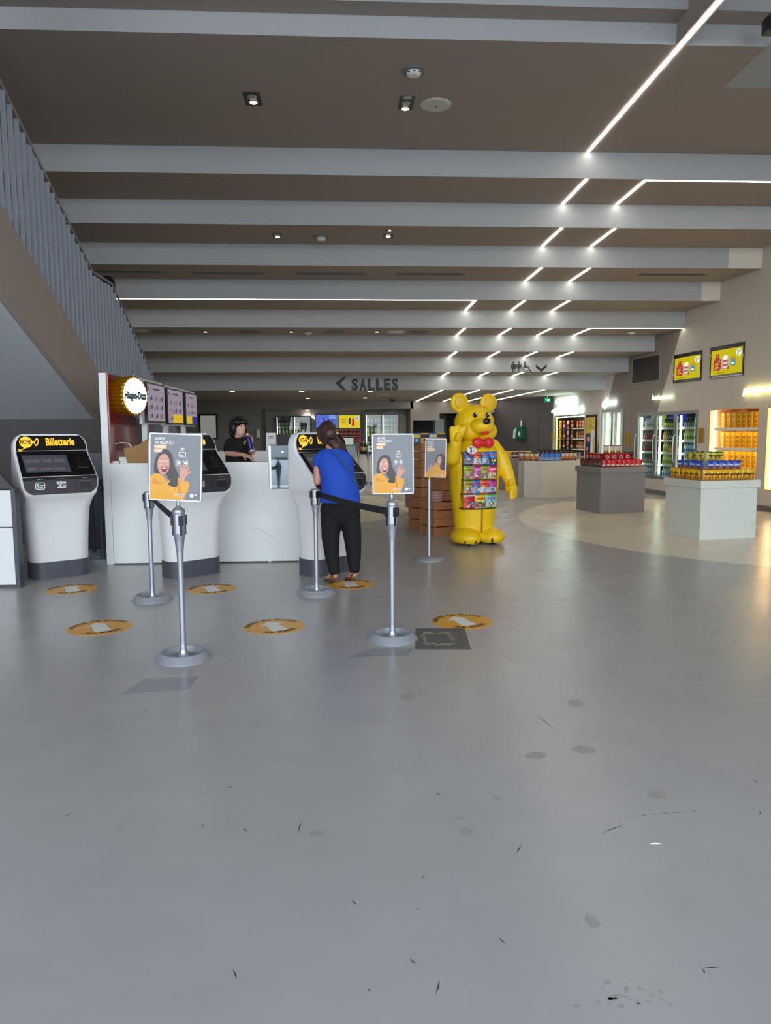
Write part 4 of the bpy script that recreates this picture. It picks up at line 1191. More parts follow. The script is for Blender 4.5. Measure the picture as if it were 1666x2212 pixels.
b = MB(); b.ell((0, -.325, 1.448), (.055, .02, .028)); b.build('mouth', m_red, bear)
for sx in (-1, 1): MB().ell((sx * .205, -.015, 1.83), (.08, .012, .08)).build('inner_ear', mat('deeper yellow plastic', 'e0b60a', .45), bear)
b = MB(); b.lathe([(.175, 1.31), (.18, 1.33), (.165, 1.35)], n=28)
b.build('ribbon', m_red, bear)
bow = blob('bow', [('e', (-.075, -.275, 1.315), (.072, .035, .07), (0, .3, 0)), ('e', (.075, -.275, 1.315), (.072, .035, .07), (0, -.3, 0)), ('e', (0, -.29, 1.31), (.032, .04, .036))], m_red, bear, .008, 3)
for k in range(4):
    MB().bx(-.245, .222, -.225, -.072, .47 + .185 * k, .477 + .185 * k).build('shelf', mat('dark shelf', '4a3a12', .5), bear)
pt = MB(); T = frame((-.16, -.278, 1.225), (1, .2, 0), (0, .25, 1)); pt.disc(0, 0, .075, .052, 0, T, .0, 26); pt.text('3', T @ Matrix.Translation((-.012, -.032, 0)), .062, 1, .03, .8, .001); pt.text('€', T @ Matrix.Translation((.022, .005, 0)), .022, 1, .02, .8, .001); pt.text('50', T @ Matrix.Translation((.035, -.024, 0)), .022, 1, .02, .8, .001); pt.rect(-.045, .028, .03, .034, 1, T, .001)
pt.build('price_tag', [m_pw, m_black], bear)
BM = Matrix.Translation(BP) @ Matrix.Rotation(BR, 4, 'Z')
rowsB = [[('red and white', ('c9252b', 'e2413c', 'c9252b', 'eeeeee'), 'b5202a', .155), ('yellow', ('b9b5a2', '6b6a52', 'e2c416', 'd8b80e'), 'b5202a', .155), ('bright green', ('4fae2c', 'a9c9c2', '56b8d8', '58b82e'), 'c4182a', .15)],
         [('olive and gold', ('b02a22', 'b9a596', 'b9a73c', '8f9a30'), 'a0202a', .125), ('sky blue', ('2a84d8', '9cc4e6', '1d6fd0', '2a84d8'), 'd0202a', .11), ('orange', ('e65a14', 'd8cfc0', 'ee6418', 'e65a14'), 'b81c1c', .115), ('purple', ('8a2a90', 'b0b0c0', 'a838a0', '8a2a8a'), 'e04868', .11)],
         [('lime green', ('8cc222', 'b88a88', '9ac82a', '7ab020'), 'b81c28', .125), ('magenta', ('c02848', 'c07c9a', 'cc3aa0', 'b8248c'), 'f0d0e0', .115), ('dark lime', ('8cc222', '93806c', 'a2c02e', '6a9a20'), 'b81c28', .1), ('pink and red', ('e8a01c', 'c4b49a', 'd8306a', '9c2478'), 'f4e0e8', .12)],
         [('navy blue', ('1c3f8c', '6f86aa', '1f5cb0', '1d4fa0'), 'd02838', .125), ('orange and white', ('e8551a', 'd6d2c4', 'ee6a20', 'e65a14'), 'b81c1c', .11), ('pale blue', ('1f66c0', '9cc2de', '3a86d4', '1f66c0'), 'd02838', .1), ('blue and black', ('2a78d0', '1c2c48', '2f80dc', '1f66c0'), 'd83848', .1)]]
RL = ['bottom', 'third', 'second', 'top']
for r, row in enumerate(rowsB):
    x = -.235; n = len(row); gap = (.455 - sum(q[3] for q in row)) / max(1, n - 1)
    for q, (nm, cols, tc_, w) in enumerate(row):
        o = pouch('sweets_bag', w * 1.1, .172, .05, cols, (0, .08, .5, .9, 1), 'HARIBO', tc_, .13, .74, [('f0e8d8', '3c6a30', 'c82830'), ('e8e8f0', '203050', '60a0d0'), ('f0d040', '202020', 'f0f0e0')][(r + len(nm)) % 3])
        o.location = BM @ V((x + w / 2, -.2, .4775 + .185 * r)); o.rotation_euler = (0, 0, BR)
        tag(o, '%s bag of sweets on the %s shelf in the yellow bear' % (nm, RL[r]), 'sweets bag', 'sweets bags in the bear stand')
        x += w + gap

# ------------------------------------------------------------------ wooden crates beside the bear
m_wood = mat('stained pine', 'b07a50', .65, var=.18, scale=5, stretch=(1, 8, 12))
def crate(loc, rz, w, d, h, lab, rx=0, cat='crate'):
    t = thing('wooden_crate', loc, lab, cat, 'wooden crates beside the yellow bear', rz)
    n = 3 if h > .3 else 2
    gap = .014; sh = (h - gap * (n - 1)) / n
    for k in range(n):
        z0 = k * (sh + gap)
        b = MB(); b.bx(0, w, 0, .012, z0, z0 + sh); b.bx(0, w, d - .012, d, z0, z0 + sh); b.bx(0, .012, .0125, d - .0125, z0, z0 + sh); b.bx(w - .012, w, .0125, d - .0125, z0, z0 + sh)
        b.build('slat_ring', m_wood, t, .002)
    b = MB()
    for x in (.03, w - .03):
        for y in (.03, d - .03): b.bx(x - .017, x + .017, y - .017, y + .017, 0, h)
    b.build('corner_posts', m_wood, t)
    MB().bx(.012, w - .012, .012, d - .012, .01, .022).build('bottom', m_wood, t)
    return t
CR = math.radians(24); cp = fl(938, 1157)
def cl(x, y, z): return cp + Matrix.Rotation(CR, 3, 'Z') @ V((x, y, z))
crate(cp, CR, .62, .42, .232, 'slatted wooden crate on the floor left of the yellow bear, lower of two')
crate(cl(0, 0, .235), CR, .62, .42, .232, 'slatted wooden crate stacked on the floor crate behind the slim sign pole')
crate(cl(.19, .12, .47), CR, .42, .29, .29, 'upright wooden crate on the stacked crates, behind the tubs')
crate(cl(.05, .44, 0), CR, .5, .4, .5, 'wooden crate standing behind the front crate stack')
crate(cl(.05, .44, .505), CR, .5, .4, .42, 'wooden crate halfway up the rear crate tower')
crate(cl(.06, .45, .93), CR, .48, .38, .36, 'topmost wooden crate of the rear tower under the colourful cartons')
for k in range(4):
    t = thing('plastic_tub', cl(.105, .1, .469 + .036 * k), ('lowest clear tub with pink lid stacked on the crates', 'second clear tub from the bottom on the crates', 'third clear tub from the bottom on the crates', 'topmost clear tub with pale lid on the crates')[k], 'tub', 'clear tubs on the crates', CR)
    MB().lathe([(.075, 0), (.085, .028)], n=22).build('bowl', mat('pink sweets tub', 'c98f8a', .35), t)
    MB().lathe([(.088, .028), (.088, .034), (.06, .035)], n=22).build('lid', mat('milky lid', 'd9d2d4', .35), t)
for k, (c1, c2) in enumerate((('3a6fb8', 'e8d040'), ('e0a830', '243a80'), ('2f86c8', 'f0e0a0'), ('d8b030', '3b3b70'))):
    o = carton('sweets_carton', .13, .1, .15, (c1, c2)); o.location = cl(-.0 + .14 * k, .5, 1.292); o.rotation_euler.z = CR
    tag(o, '%s sweets carton on top of the crate tower' % ('blue', 'amber', 'light blue', 'gold')[k], 'carton', 'cartons on the crate tower')
# low grey counter left of the crates with cartons on it
gp = fl(885, 1112)
t = thing('grey_counter', gp, 'low grey counter behind the right poster and the slim sign pole', 'counter', rz=.06)
MB().bx(0, .42, 0, .5, .1, .72).build('body', m_mgrey, t, .004)
MB().bx(.1, .4, .04, .46, 0, .1).build('plinth', m_dgrey, t)
MB().bx(.425, .48, .0, .55, 0, .72).build('side_panel', mat('light grey laminate', '9b9994', .5), t)
for dx, z, w, h, l in ((.05, .721, .22, .2, 'white printed carton on the low grey counter, lower one'), (.05, .923, .2, .15, 'white carton on top of the printed carton on the grey counter'), (.275, .721, .12, .16, 'narrow white carton on the low grey counter, right of the printed one')):
    b = MB(); b.bx(0, w, .05, .3, 0, h); b.rect(.03, h * .5, w * .55, h * .62, 1, front((0, .049, 0)))
    tag(b.build('carton', [m_whitem, m_dgrey], loc=gp + V((dx, .03, z)), rz=.06), l, 'carton')

# ------------------------------------------------------------------ plinths with packets
def plinth(cor, w, d, rz, h, lab, cap, m, m2=None):
    t = thing('display_plinth', cor, lab, 'plinth', rz=rz)
    MB().bx(0, w, 0, d, 0, h - (.1 if cap else 0)).build('body', m, t, .003)
    if cap: MB().bx(-.025, w + .025, -.025, d + .025, h - .1, h).build('cap', m2 or m, t, .003)
    return t
def tier(pl, cor, rz, w, d, z, ins, nf, nl, mk, lab_f, lab_l, cat, group, key, mkl=None, keyl=None):
    R = Matrix.Rotation(rz, 3, 'Z')
    for i in range(nf):
        x = ins + .03 + (w - 2 * ins - .06) * (i + .5) / nf
        put(key, mk, cor + R @ V((x, ins + .02, z)), rz + random.uniform(-.16, .16), lab_f, cat, group, True)
    for j in range(nl):
        y = ins + .05 + (d - ins - .1) * (j + .5) / nl
        put(keyl or key, mkl or mk, cor + R @ V((ins + .02, y, z)), rz - pi / 2 + random.uniform(-.18, .18), lab_l, cat, group, True)
m_plw = mat('pale mint white laminate', 'd2d9d0', .45, var=.02)
c = fl(1511, 1167); rz = math.radians(9.5); w, d, h = .86, .8, .79
t = plinth(c, w, d, rz, h, 'white plinth nearest on the right with yellow and blue bags', True, m_plw)
MB().bx(.13, w - .11, .13, d - .03, h, h + .12).build('step', m_plw, t); MB().bx(.25, w - .25, .25, d - .03, h + .12, h + .24).build('step', m_plw, t)
mk_y = lambda: pouch('chocolate_bag', .118, .145, .05, ('b07a18', 'e0a818', 'e8b818', 'd8a010'), (0, .3, .55, .9, 1), 'm&m\'s', '2a1810', .22, .6, ('8a4a18', 'b82c1c', 'e8c840'))
mk_b = lambda: pouch('chocolate_bag', .125, .135, .05, ('1c3c9a', '7a5a50', '1f4cb8', '1a44a8'), (0, .08, .4, .9, 1), 'm&m\'s', 'e8e8f0', .22, .62, ('d8b890', '4a2c20', 'b83020'))
mk_g = lambda: pouch('chocolate_bag', .13, .135, .05, ('b8a428', 'd2bd30', 'd8c834', '2a7a44'), (0, .3, .55, .86, 1), 'm&m\'s', '1c1410', .22, .62, ('8a5a20', 'e8dca0'))
tier(t, c, rz, w, d, h, .02, 8, 6, mk_y, 'yellow chocolate bag in the bottom row facing the entrance', 'yellow chocolate bag in the bottom row on the left side', 'chocolate bag', 'yellow chocolate bags on the white plinth', 'my')
tier(t, c, rz, w, d, h + .122, .135, 5, 4, mk_b, 'blue chocolate bag in the middle row facing the entrance', 'blue chocolate bag in the middle row on the left side', 'chocolate bag', 'blue chocolate bags on the white plinth', 'mb')
tier(t, c, rz, w - .1, d, h + .242, .255, 3, 3, mk_g, 'yellow bag with green top in the top row, facing front', 'yellow bag with green top in the top row, left side', 'chocolate bag', 'green topped bags on the white plinth', 'mg')
c = fl(1296, 1110); rz = math.radians(12); w, d, h = .9, .82, .82
t = plinth(c, w, d, rz, h, 'grey plinth in the middle with red sweets bags', True, m_mgrey)
MB().bx(.1, w - .13, .1, d - .03, h, h + .115).build('step', m_mgrey, t); MB().bx(.2, w - .33, .22, d - .1, h + .115, h + .23).build('step', m_mgrey, t)
mk_r = lambda: pouch('sweets_bag', .112, .13, .05, ('b01a1e', 'e6dcd0', 'd02024', 'c41c20'), (0, .14, .36, .88, 1), None, dots=('8a1418', 'e8b050'))
mk_d = lambda: pouch('chocolate_pouch', .12, .14, .06, ('3a2420', '6a5a4a', '6e2420', '2c1a18'), (0, .12, .5, .85, 1), None)
def mk_rr():
    b = MB(); b.bx(-.062, .062, -.03, .05, 0, .12, 0); b.disc(0, .06, .036, .028, 1, front((0, -.0315, 0)), 0, 18); b.disc(0, .06, .026, .012, 2, front((0, -.032, 0)), 0, 14)
    return b.build('chocolate_carton', [C_('a8161a'), C_('e8dcd4'), C_('b01418')])
mk_t = lambda: pouch('chocolate_bag', .12, .15, .06, ('6e3a20', 'b88438', 'cdbfa8', '6e2420'), (0, .16, .4, .9, 1), None)
mk_bk = lambda: pouch('snack_bag', .15, .14, .07, ('2a1a18', '6a3424', '241614', '1c1212'), (0, .2, .5, .9, 1), None)
tier(t, c, rz, w, d, h, .02, 8, 5, mk_r, 'red bag with white stripe in the bottom row facing front', 'dark brown pouch in the bottom row on the left side', 'sweets bag', 'bags in the bottom row of the grey plinth', 'gr', mk_d, 'gd')
R = Matrix.Rotation(rz, 3, 'Z')
for i in range(4): put('gc', mk_rr, c + R @ V((.13 + .065 + .135 * i, .14, h + .115)), rz, 'red chocolate carton with white oval in the middle row, front', 'carton', 'red cartons on the grey plinth')
for j in range(4): put('gc', mk_rr, c + R @ V((.14, .26 + .13 * j, h + .115)), rz - pi / 2, 'red chocolate carton with white oval in the middle row, left side', 'carton', 'red cartons on the grey plinth')
put('gbk', mk_bk, c + R @ V((.71, .2, h + .116)), rz, 'black snack bag at the right end of the middle row', 'snack bag', None)
put('gbk', mk_bk, c + R @ V((.71, .33, h + .116)), rz + .3, 'black snack bag behind the one at the right end of the row', 'snack bag', None)
for i in range(3): put('gt', mk_t, c + R @ V((.26 + .125 * i, .27, h + .23)), rz, ('brown striped bag on top of the grey plinth, left of three', 'brown striped bag on top of the grey plinth, middle of three', 'brown striped bag on top of the grey plinth, right of three')[i], 'chocolate bag', 'bags on top of the grey plinth')
c = fl(1172, 1077); rz = math.radians(20); h = .81
t = thing('display_plinth', c, 'far white plinth with cut corner and blue and orange bags', 'plinth', rz=rz)
b = MB(); b.prism([(0, 0, 0), (1.0, 0, 0), (1.0, .8, 0), (-.1, .8, 0), (-.25, .35, 0)], (0, 0, h)); b.build('body', m_cream, t, .003)
R = Matrix.Rotation(rz, 3, 'Z')
mk_bl = lambda: pouch('snack_bag', .15, .17, .07, ('1c54a8', '8aa4c8', '2a74cc', '1f60b8'), (0, .1, .45, .9, 1), None)
mk_or = lambda: pouch('snack_bag', .12, .19, .07, ('5a2c1c', 'c47a34', 'd8c2a0', '3c2018'), (0, .2, .55, .85, 1), None)
for i in range(4): put('fb', mk_bl, c + R @ V((.06 + .135 * i, .09, h)), rz, 'blue snack bag in the front row of the far white plinth', 'snack bag', 'blue bags on the far plinth')
for i in range(4): put('fo', mk_or, c + R @ V((.6 + .105 * i, .09, h)), rz + .25, 'orange brown snack bag right of the blue bags, far plinth', 'snack bag', 'orange brown bags at the right of the far plinth')
for i in range(4): put('fo', mk_or, c + R @ V((-.03 - .055 * i, .2 + .12 * i, h)), rz - 1.1, 'orange brown snack bag left of the blue bags, far plinth', 'snack bag', 'orange brown bags at the left of the far plinth')
MB().bx(.05, .9, .2, .6, h, h + .1).build('step', m_cream, t)
for i in range(7): put('fd', mk_bk, c + R @ V((.12 + .12 * i, .3, h + .1)), rz, 'black snack bag in the back row of the far white plinth', 'snack bag', 'black bags on the far plinth')
c = fl(1078, 1058)
t = thing('grey_plinth', c, 'grey counter by the dark wall behind the yellow bear with assorted bags', 'counter', rz=.05)
MB().bx(0, .92, 0, .6, 0, .79).build('body', mat('dim grey laminate', '7d7a77', .5), t)
for i, (col, nm) in enumerate((('8a2a20', 'dark red'), ('c8a028', 'ochre'), ('6a2c26', 'brown'), ('24509c', 'blue'), ('d0a828', 'yellow'))):
    o = pouch('snack_bag', .18, .18, .08, (col, 'c8b8a0' if i != 3 else '7890c0', col, 'c8b060'), (0, .2, .5, .88, 1)); o.location = c + V((.08 + .17 * i, .1, .79)); o.rotation_euler.z = random.uniform(-.2, .2)
    tag(o, '%s snack bag on the grey counter behind the bear' % nm, 'snack bag', 'bags on the counter behind the bear')
MB().poly([(.3, .34), (.53, .0), (.3, .0)], T=front((0, -.002, .002))).build('painted_wedge', m_cream, t)

# ------------------------------------------------------------------ cabinets in the right wall
m_lin = mat('cabinet lining', 'c9c8c0', .5); m_frame = mat('aluminium door frame', '8f918f', .35, .7); m_dk = mat('dark cabinet inside', '1d1e20', .5)
m_tube = glow('cool cabinet tube', 'f4f8e4', 9.); m_tubew = glow('warm cabinet strip', 'ffdca0', 16.); m_tubey = glow('lemon cabinet strip', 'f4f060', 5.)
def bottle(name, r, h, cols, n=10):
    ms = [mat('bottle ' + c_, c_, .15, var=.1) for c_ in cols]
    b = MB(); b.lathe([(r * .9, 0), (r, .015), (r, h * .18), (r, h * .48), (r * .95, h * .6), (r * .42, h * .82), (r * .4, h * .9), (r * .45, h * .9), (r * .45, h)], n=n, ms=[0, 0, 1, 0, 0, 0, 2, 2])
    return b.build(name, ms)
BK = {'cola': ('2a1410', 'b02018', 'c02418'), 'water': ('b8ccd4', '4a86c0', '3a6ab0'), 'lemon': ('c8cc88', '8aa030', 'd8d040'), 'green': ('2a4c20', 'c8c030', 'd0c8b0'), 'orange': ('d07a28', 'e0c040', '2a6a30'), 'dark': ('20201c', '888878', '30302c'), 'pale': ('d8d4b0', 'a8a870', 'e8e4d0')}
def place_bottle(kind, loc, rz, lab, group, r=.034, h=.23):
    put('bt' + kind + str(h), lambda: bottle('drink_bottle', r, h, BK[kind]), loc, rz, lab, 'bottle', group)
def cab_root(name, key, lab, cat):
    s0, s1, z0, z1 = OP[key]
    return thing(name, wloc(s0), lab, cat, rz=WRZ), s1 - s0, z0, z1, s0
def carcass(t, w, z0, z1, dep, m):
    b = MB(); b.bx(0, w, dep, dep + .03, z0, z1); b.bx(0, .02, .002, dep, z0, z1); b.bx(w - .02, w, .002, dep, z0, z1); b.bx(.02, w - .02, .002, dep, z0, z0 + .03); b.bx(.02, w - .02, .002, dep, z1 - .03, z1)
    b.build('carcass', m, t)
def wl(s0, x, y, z): return wloc(s0 + x, z) - WN * y
# drinks fridge
t, w, z0, z1, s0 = cab_root('drinks_fridge', 'fridge', 'long three door glass drinks fridge built into the right wall', 'fridge')
carcass(t, w, z0, z1, .7, mat('grey fridge lining', '6a6a66', .5))
dw = w / 3; lv = [z0 + .035 + (z1 - z0 - .12) * k / 5 for k in range(5)]
for k in range(5):
    b = MB(); b.bx(.03, w - .03, .12, .66, lv[k] - .012, lv[k]); b.bx(.03, w - .03, .1, .125, lv[k] - .03, lv[k] + .02)
    b.build('shelf', m_shelf, t)
for k in range(3):
    x0, x1 = k * dw, (k + 1) * dw
    b = MB(); b.bx(x0, x1, -.012, .03, z1 - .07, z1); b.bx(x0, x1, -.012, .03, z0, z0 + .07); b.bx(x0, x0 + .06, -.012, .03, z0 + .07, z1 - .07); b.bx(x1 - .06, x1, -.012, .03, z0 + .07, z1 - .07)
    dr_ = b.build('door', m_frame, t)
    MB().bx(x0 + .06, x1 - .06, .0, .01, z0 + .07, z1 - .07).build('door_glass', m_glass, dr_)
    zc_ = (z0 + z1) / 2 - .05
    MB().tube([(x0 + .03, -.012, zc_ + .3), (x0 + .02, -.05, zc_ + .26), (x0 + .02, -.06, zc_), (x0 + .02, -.05, zc_ - .26), (x0 + .03, -.012, zc_ - .3)], .011, 8).build('handle', m_steel, dr_)
    MB().bx(x0 + .075, x0 + .115, .06, .09, z0 + .1, z1 - .1).build('light_tube', m_tube, t)
MB().bx(.12, dw - .08, .3, .31, lv[4] + .02, z1 - .06).build('backdrop_picture', glow('pale yellow backlight', 'c8cc80', .7), t)
MB().bx(dw + .12, 2 * dw - .08, .3, .31, lv[4] + .02, z1 - .06).build('backdrop_picture', glow('blue backlight', '3038c0', .7), t)
DN = ['left', 'middle', 'right']; LN = ['bottom', 'fourth', 'third', 'second', 'top']
KIND = [['water', 'dark', 'cola', 'cola', 'pale'], ['water', 'lemon', 'orange', 'dark', 'green'], ['lemon', 'pale', 'water', 'lemon', 'dark']]
for k in range(3):
    for l in range(5):
        for q in range(8):
            x = k * dw + .15 + (dw - .25) * q / 7
            kd = KIND[k][l]
            if q < 2 and k == 1 and l in (3, 2): kd = 'orange' if l == 3 else 'lemon'
            place_bottle(kd, wl(s0, x, .165, lv[l] + .0005), 0, '%s bottle on the %s shelf behind the %s fridge door' % ({'cola': 'dark cola', 'water': 'clear', 'lemon': 'pale yellow', 'green': 'green', 'orange': 'orange', 'dark': 'dark', 'pale': 'cream coloured'}[kd], LN[l], DN[k]), 'fridge bottles, %s shelf, %s door' % (LN[l], DN[k]), .036, .235)
# popcorn cabinet
t, w, z0, z1, s0 = cab_root('popcorn_cabinet', 'popcorn', 'warm lit popcorn cabinet in the right wall with yellow packets', 'cabinet')
m_oak = mat('warm pale lining', 'd2a878', .5)
carcass(t, w, z0, z1, .6, m_oak)
zz = [ws(1585, 1011)[1], ws(1585, 968.5)[1], ws(1585, 925)[1]]
MB().bx(.06, .085, .06, .1, z0 + .05, z1 - .03).build('light_strip', m_tubew, t)
MB().bx(w - .05, w - .03, .06, .1, z0 + .05, z1 - .03).build('light_strip', m_tubew, t)
mk_pop = lambda: None
def mk_pop():
    b = MB(); hh = .31
    b.prism([(-.045, -.03, 0), (.045, -.03, 0), (.058, -.042, hh), (-.058, -.042, hh)], (0, .075, 0), 0)
    T = frame((0, -.0375, 0), (1, 0, 0), (0, -.045, 1))
    for i, (tx, dx, dy) in enumerate((('P', -.02, .2), ('O', .012, .185), ('P', .03, .205), ('C', -.022, .115), ('O', .014, .1), ('R', -.01, .03), ('N', .022, .025))):
        b.text(tx, T @ Matrix.Translation((dx, dy, .0)), .042, 1 if i < 5 else 2, .03, .8, .003)
    b.rect(-.04, hh * .94, .04, hh * .97, 2, T, .004)
    return b.build('popcorn_bag', [C_('eab41c', rough=.5), C_('5a3a10'), C_('b8401c')])
for l, z in enumerate(zz):
    b = MB(); b.bx(.1, w - .06, .06, .56, z - .014, z); b.bx(.1, w - .06, .05, .06, z - .045, z + .01)
    sh_ = b.build('shelf', m_shelf, t)
    MB().bx(.12, w - .08, .08, .1, z - .024, z - .015).build('light_strip', m_tubew, t)
    n = 8
    for q in range(n):
        put('pop', mk_pop, wl(s0, .2 + (w - .32) * q / (n - 1), .2, z), WRZ + random.uniform(-.1, .1), 'yellow popcorn packet on the %s shelf of the warm lit cabinet' % ('lowest visible', 'middle', 'top')[l], 'popcorn', 'popcorn packets, %s shelf' % ('lowest', 'middle', 'top')[l])
# second warm cabinet at the picture edge
t, w, z0, z1, s0 = cab_root('sweets_cabinet', 'candy', 'warm lit cabinet at the right picture edge, mostly cut off', 'cabinet')
carcass(t, w, z0, z1, .6, m_oak)
MB().bx(.06, .085, .06, .1, z0 + .05, z1 - .03).build('light_strip', m_tubew, t)
for l, z in enumerate((z0 + .12, z0 + .5, z0 + .88, z0 + 1.2)):
    MB().bx(.1, w - .03, .06, .56, z - .014, z).build('shelf', m_shelf, t)
    for q in range(3):
        put('cn%d' % (l % 2), (lambda: carton('sweets_carton', .13, .1, .2, ('9a2c24', 'd8a040'))) if l % 2 == 0 else (lambda: carton('sweets_carton', .13, .1, .2, ('6a2a24', 'c84a30'))), wl(s0, .2 + .15 * q, .16, z), WRZ, '%s sweets carton in the cut off cabinet at right, shelf %s' % (('red and gold', 'brown and red')[l % 2], ('lowest', 'second from below', 'third from below', 'top')[l]), 'carton', 'cartons in the cut off cabinet, row %d' % (l + 1))
# snack alcove
t, w, z0, z1, s0 = cab_root('snack_alcove', 'snack', 'snack display recess in the far right wall with lemon light strip', 'cabinet')
carcass(t, w, z0, z1, .5, m_dk)
MB().bx(.02, .05, .02, .05, z0 + .03, z1 - .02).build('light_strip', m_tubey, t)
MB().bx(.02, w - .03, .02, .05, z1 - .06, z1 - .035).build('light_strip', m_tubew, t)
xm = w * .55
b = MB(); b.bx(xm, w - .03, .06, .48, 0, .001)
for l in range(5):
    z = z0 + .1 + l * .3
    MB().bx(xm, w - .03, .05, .48, z - .03, z).build('shelf', m_shelf, t)
    for q in range(5):
        col = (('a8502c', 'b8703c', '8a3020', 'c09050', 'a85830') if l != 1 else ('8a8878', '6a6c80', '9a9488', '50546a', '888070'))[(q + l) % 5]
        put('sn' + col, lambda: pouch('snack_bag', .16, .21, .07, (col, 'c8a880', col, col), (0, .2, .45, .9, 1)), wl(s0, xm + .1 + (w - xm - .22) * q / 4, .18, z), WRZ + random.uniform(-.3, .1), 'snack bag on the %s white shelf of the snack recess' % LN[l], 'snack bag', 'bags on the %s shelf of the snack recess' % LN[l])
    for q, (col, c2, nm) in enumerate((('c89a28', 'e8c860', 'yellow'), ('7a2424', 'd8b8a8', 'dark red'), ('b8b0a8', '9a3030', 'silver and red'), ('8a2028', 'c8a090', 'crimson'))):
        put('sh' + col, lambda: pouch('snack_bag', .17, .25, .06, (col, c2, col, col), (0, .2, .5, .9, 1)), wl(s0, .17 + q * (xm - .24) / 3.2, .1, z0 + .08 + l * .3), WRZ + random.uniform(-.1, .1), '%s snack bag hanging in the %s row of the snack recess' % (nm, LN[l]), 'snack bag', '%s bags hanging in the snack recess' % nm)
b = MB()
for l in range(5): b.bx(.08, xm - .02, .07, .13, z0 + .065 + l * .3, z0 + .075 + l * .3)
b.build('hook_rails', m_steel, t)
# ice freezer
t, w, z0, z1, s0 = cab_root('ice_freezer', 'freezer', 'bright two door upright freezer under the white neon word', 'freezer')
carcass(t, w, z0, z1, .6, m_lin)
for k in range(2):
    x0, x1 = k * w / 2, (k + 1) * w / 2
    b = MB(); b.bx(x0, x1, -.012, .03, z1 - .06, z1); b.bx(x0, x1, -.012, .03, z0, z0 + .06); b.bx(x0, x0 + .05, -.012, .03, z0 + .06, z1 - .06); b.bx(x1 - .05, x1, -.012, .03, z0 + .06, z1 - .06)
    dr_ = b.build('door', m_frame, t)
    MB().bx(x0 + .05, x1 - .05, .0, .01, z0 + .06, z1 - .06).build('door_glass', m_glass, dr_)
    MB().bx(x0 + .14, x0 + .24, .06, .09, z0 + .1, z1 - .1).build('light_tube', glow('freezer tube', 'fffbe8', 8.), t)
    for l in range(4):
        MB().bx(x0 + .3, x1 - .06, .1, .5, z0 + .3 + l * .36, z0 + .31 + l * .36).build('shelf', m_steel, t)
        put('ic', lambda: carton('ice_cream_box', .16, .1, .1, ('e8e4d0', 'c8c49a')), wl(s0, x0 + (.42 if w > 1.2 else .36), .14, z0 + .31 + l * .36), WRZ, 'pale ice cream box on a wire shelf behind the %s freezer door' % DN[2 * k], 'ice cream', 'boxes behind the %s freezer door' % DN[2 * k])
MB().bx(-.09, -.0, -.02, .0, z0, z1).build('side_trim', m_whitem, t)
# ------------------------------------------------------------------ screens and signs on the right wall
def wall_thing(name, px, lab, cat, out=.0, group=None):
    (x0, y0), (x1, y1), (x2, y2), (x3, y3) = px       # tl, tr, br, bl
    s0 = (ws(x0, y0)[0] + ws(x3, y3)[0]) / 2; s1 = (ws(x1, y1)[0] + ws(x2, y2)[0]) / 2
    za = (ws(x2, y2)[1] + ws(x3, y3)[1]) / 2; zb = (ws(x0, y0)[1] + ws(x1, y1)[1]) / 2
    return thing(name, wloc(s0, za, .004), lab, cat, group, WRZ), s1 - s0, zb - za
m_scry = glow('yellow advert light', 'dccb1e', .8)
SM = [m_scry, mat('advert red', 'c8183c', .4, emit=.25), mat('advert lilac', 'c89ac8', .4, emit=.3), mat('advert blue', '3a9ad8', .4, emit=.3), glow('advert white', 'f4f8f0', .95), mat('advert ink', '1c1c24', .5), mat('advert amber', 'e09a20', .4, emit=.3)]
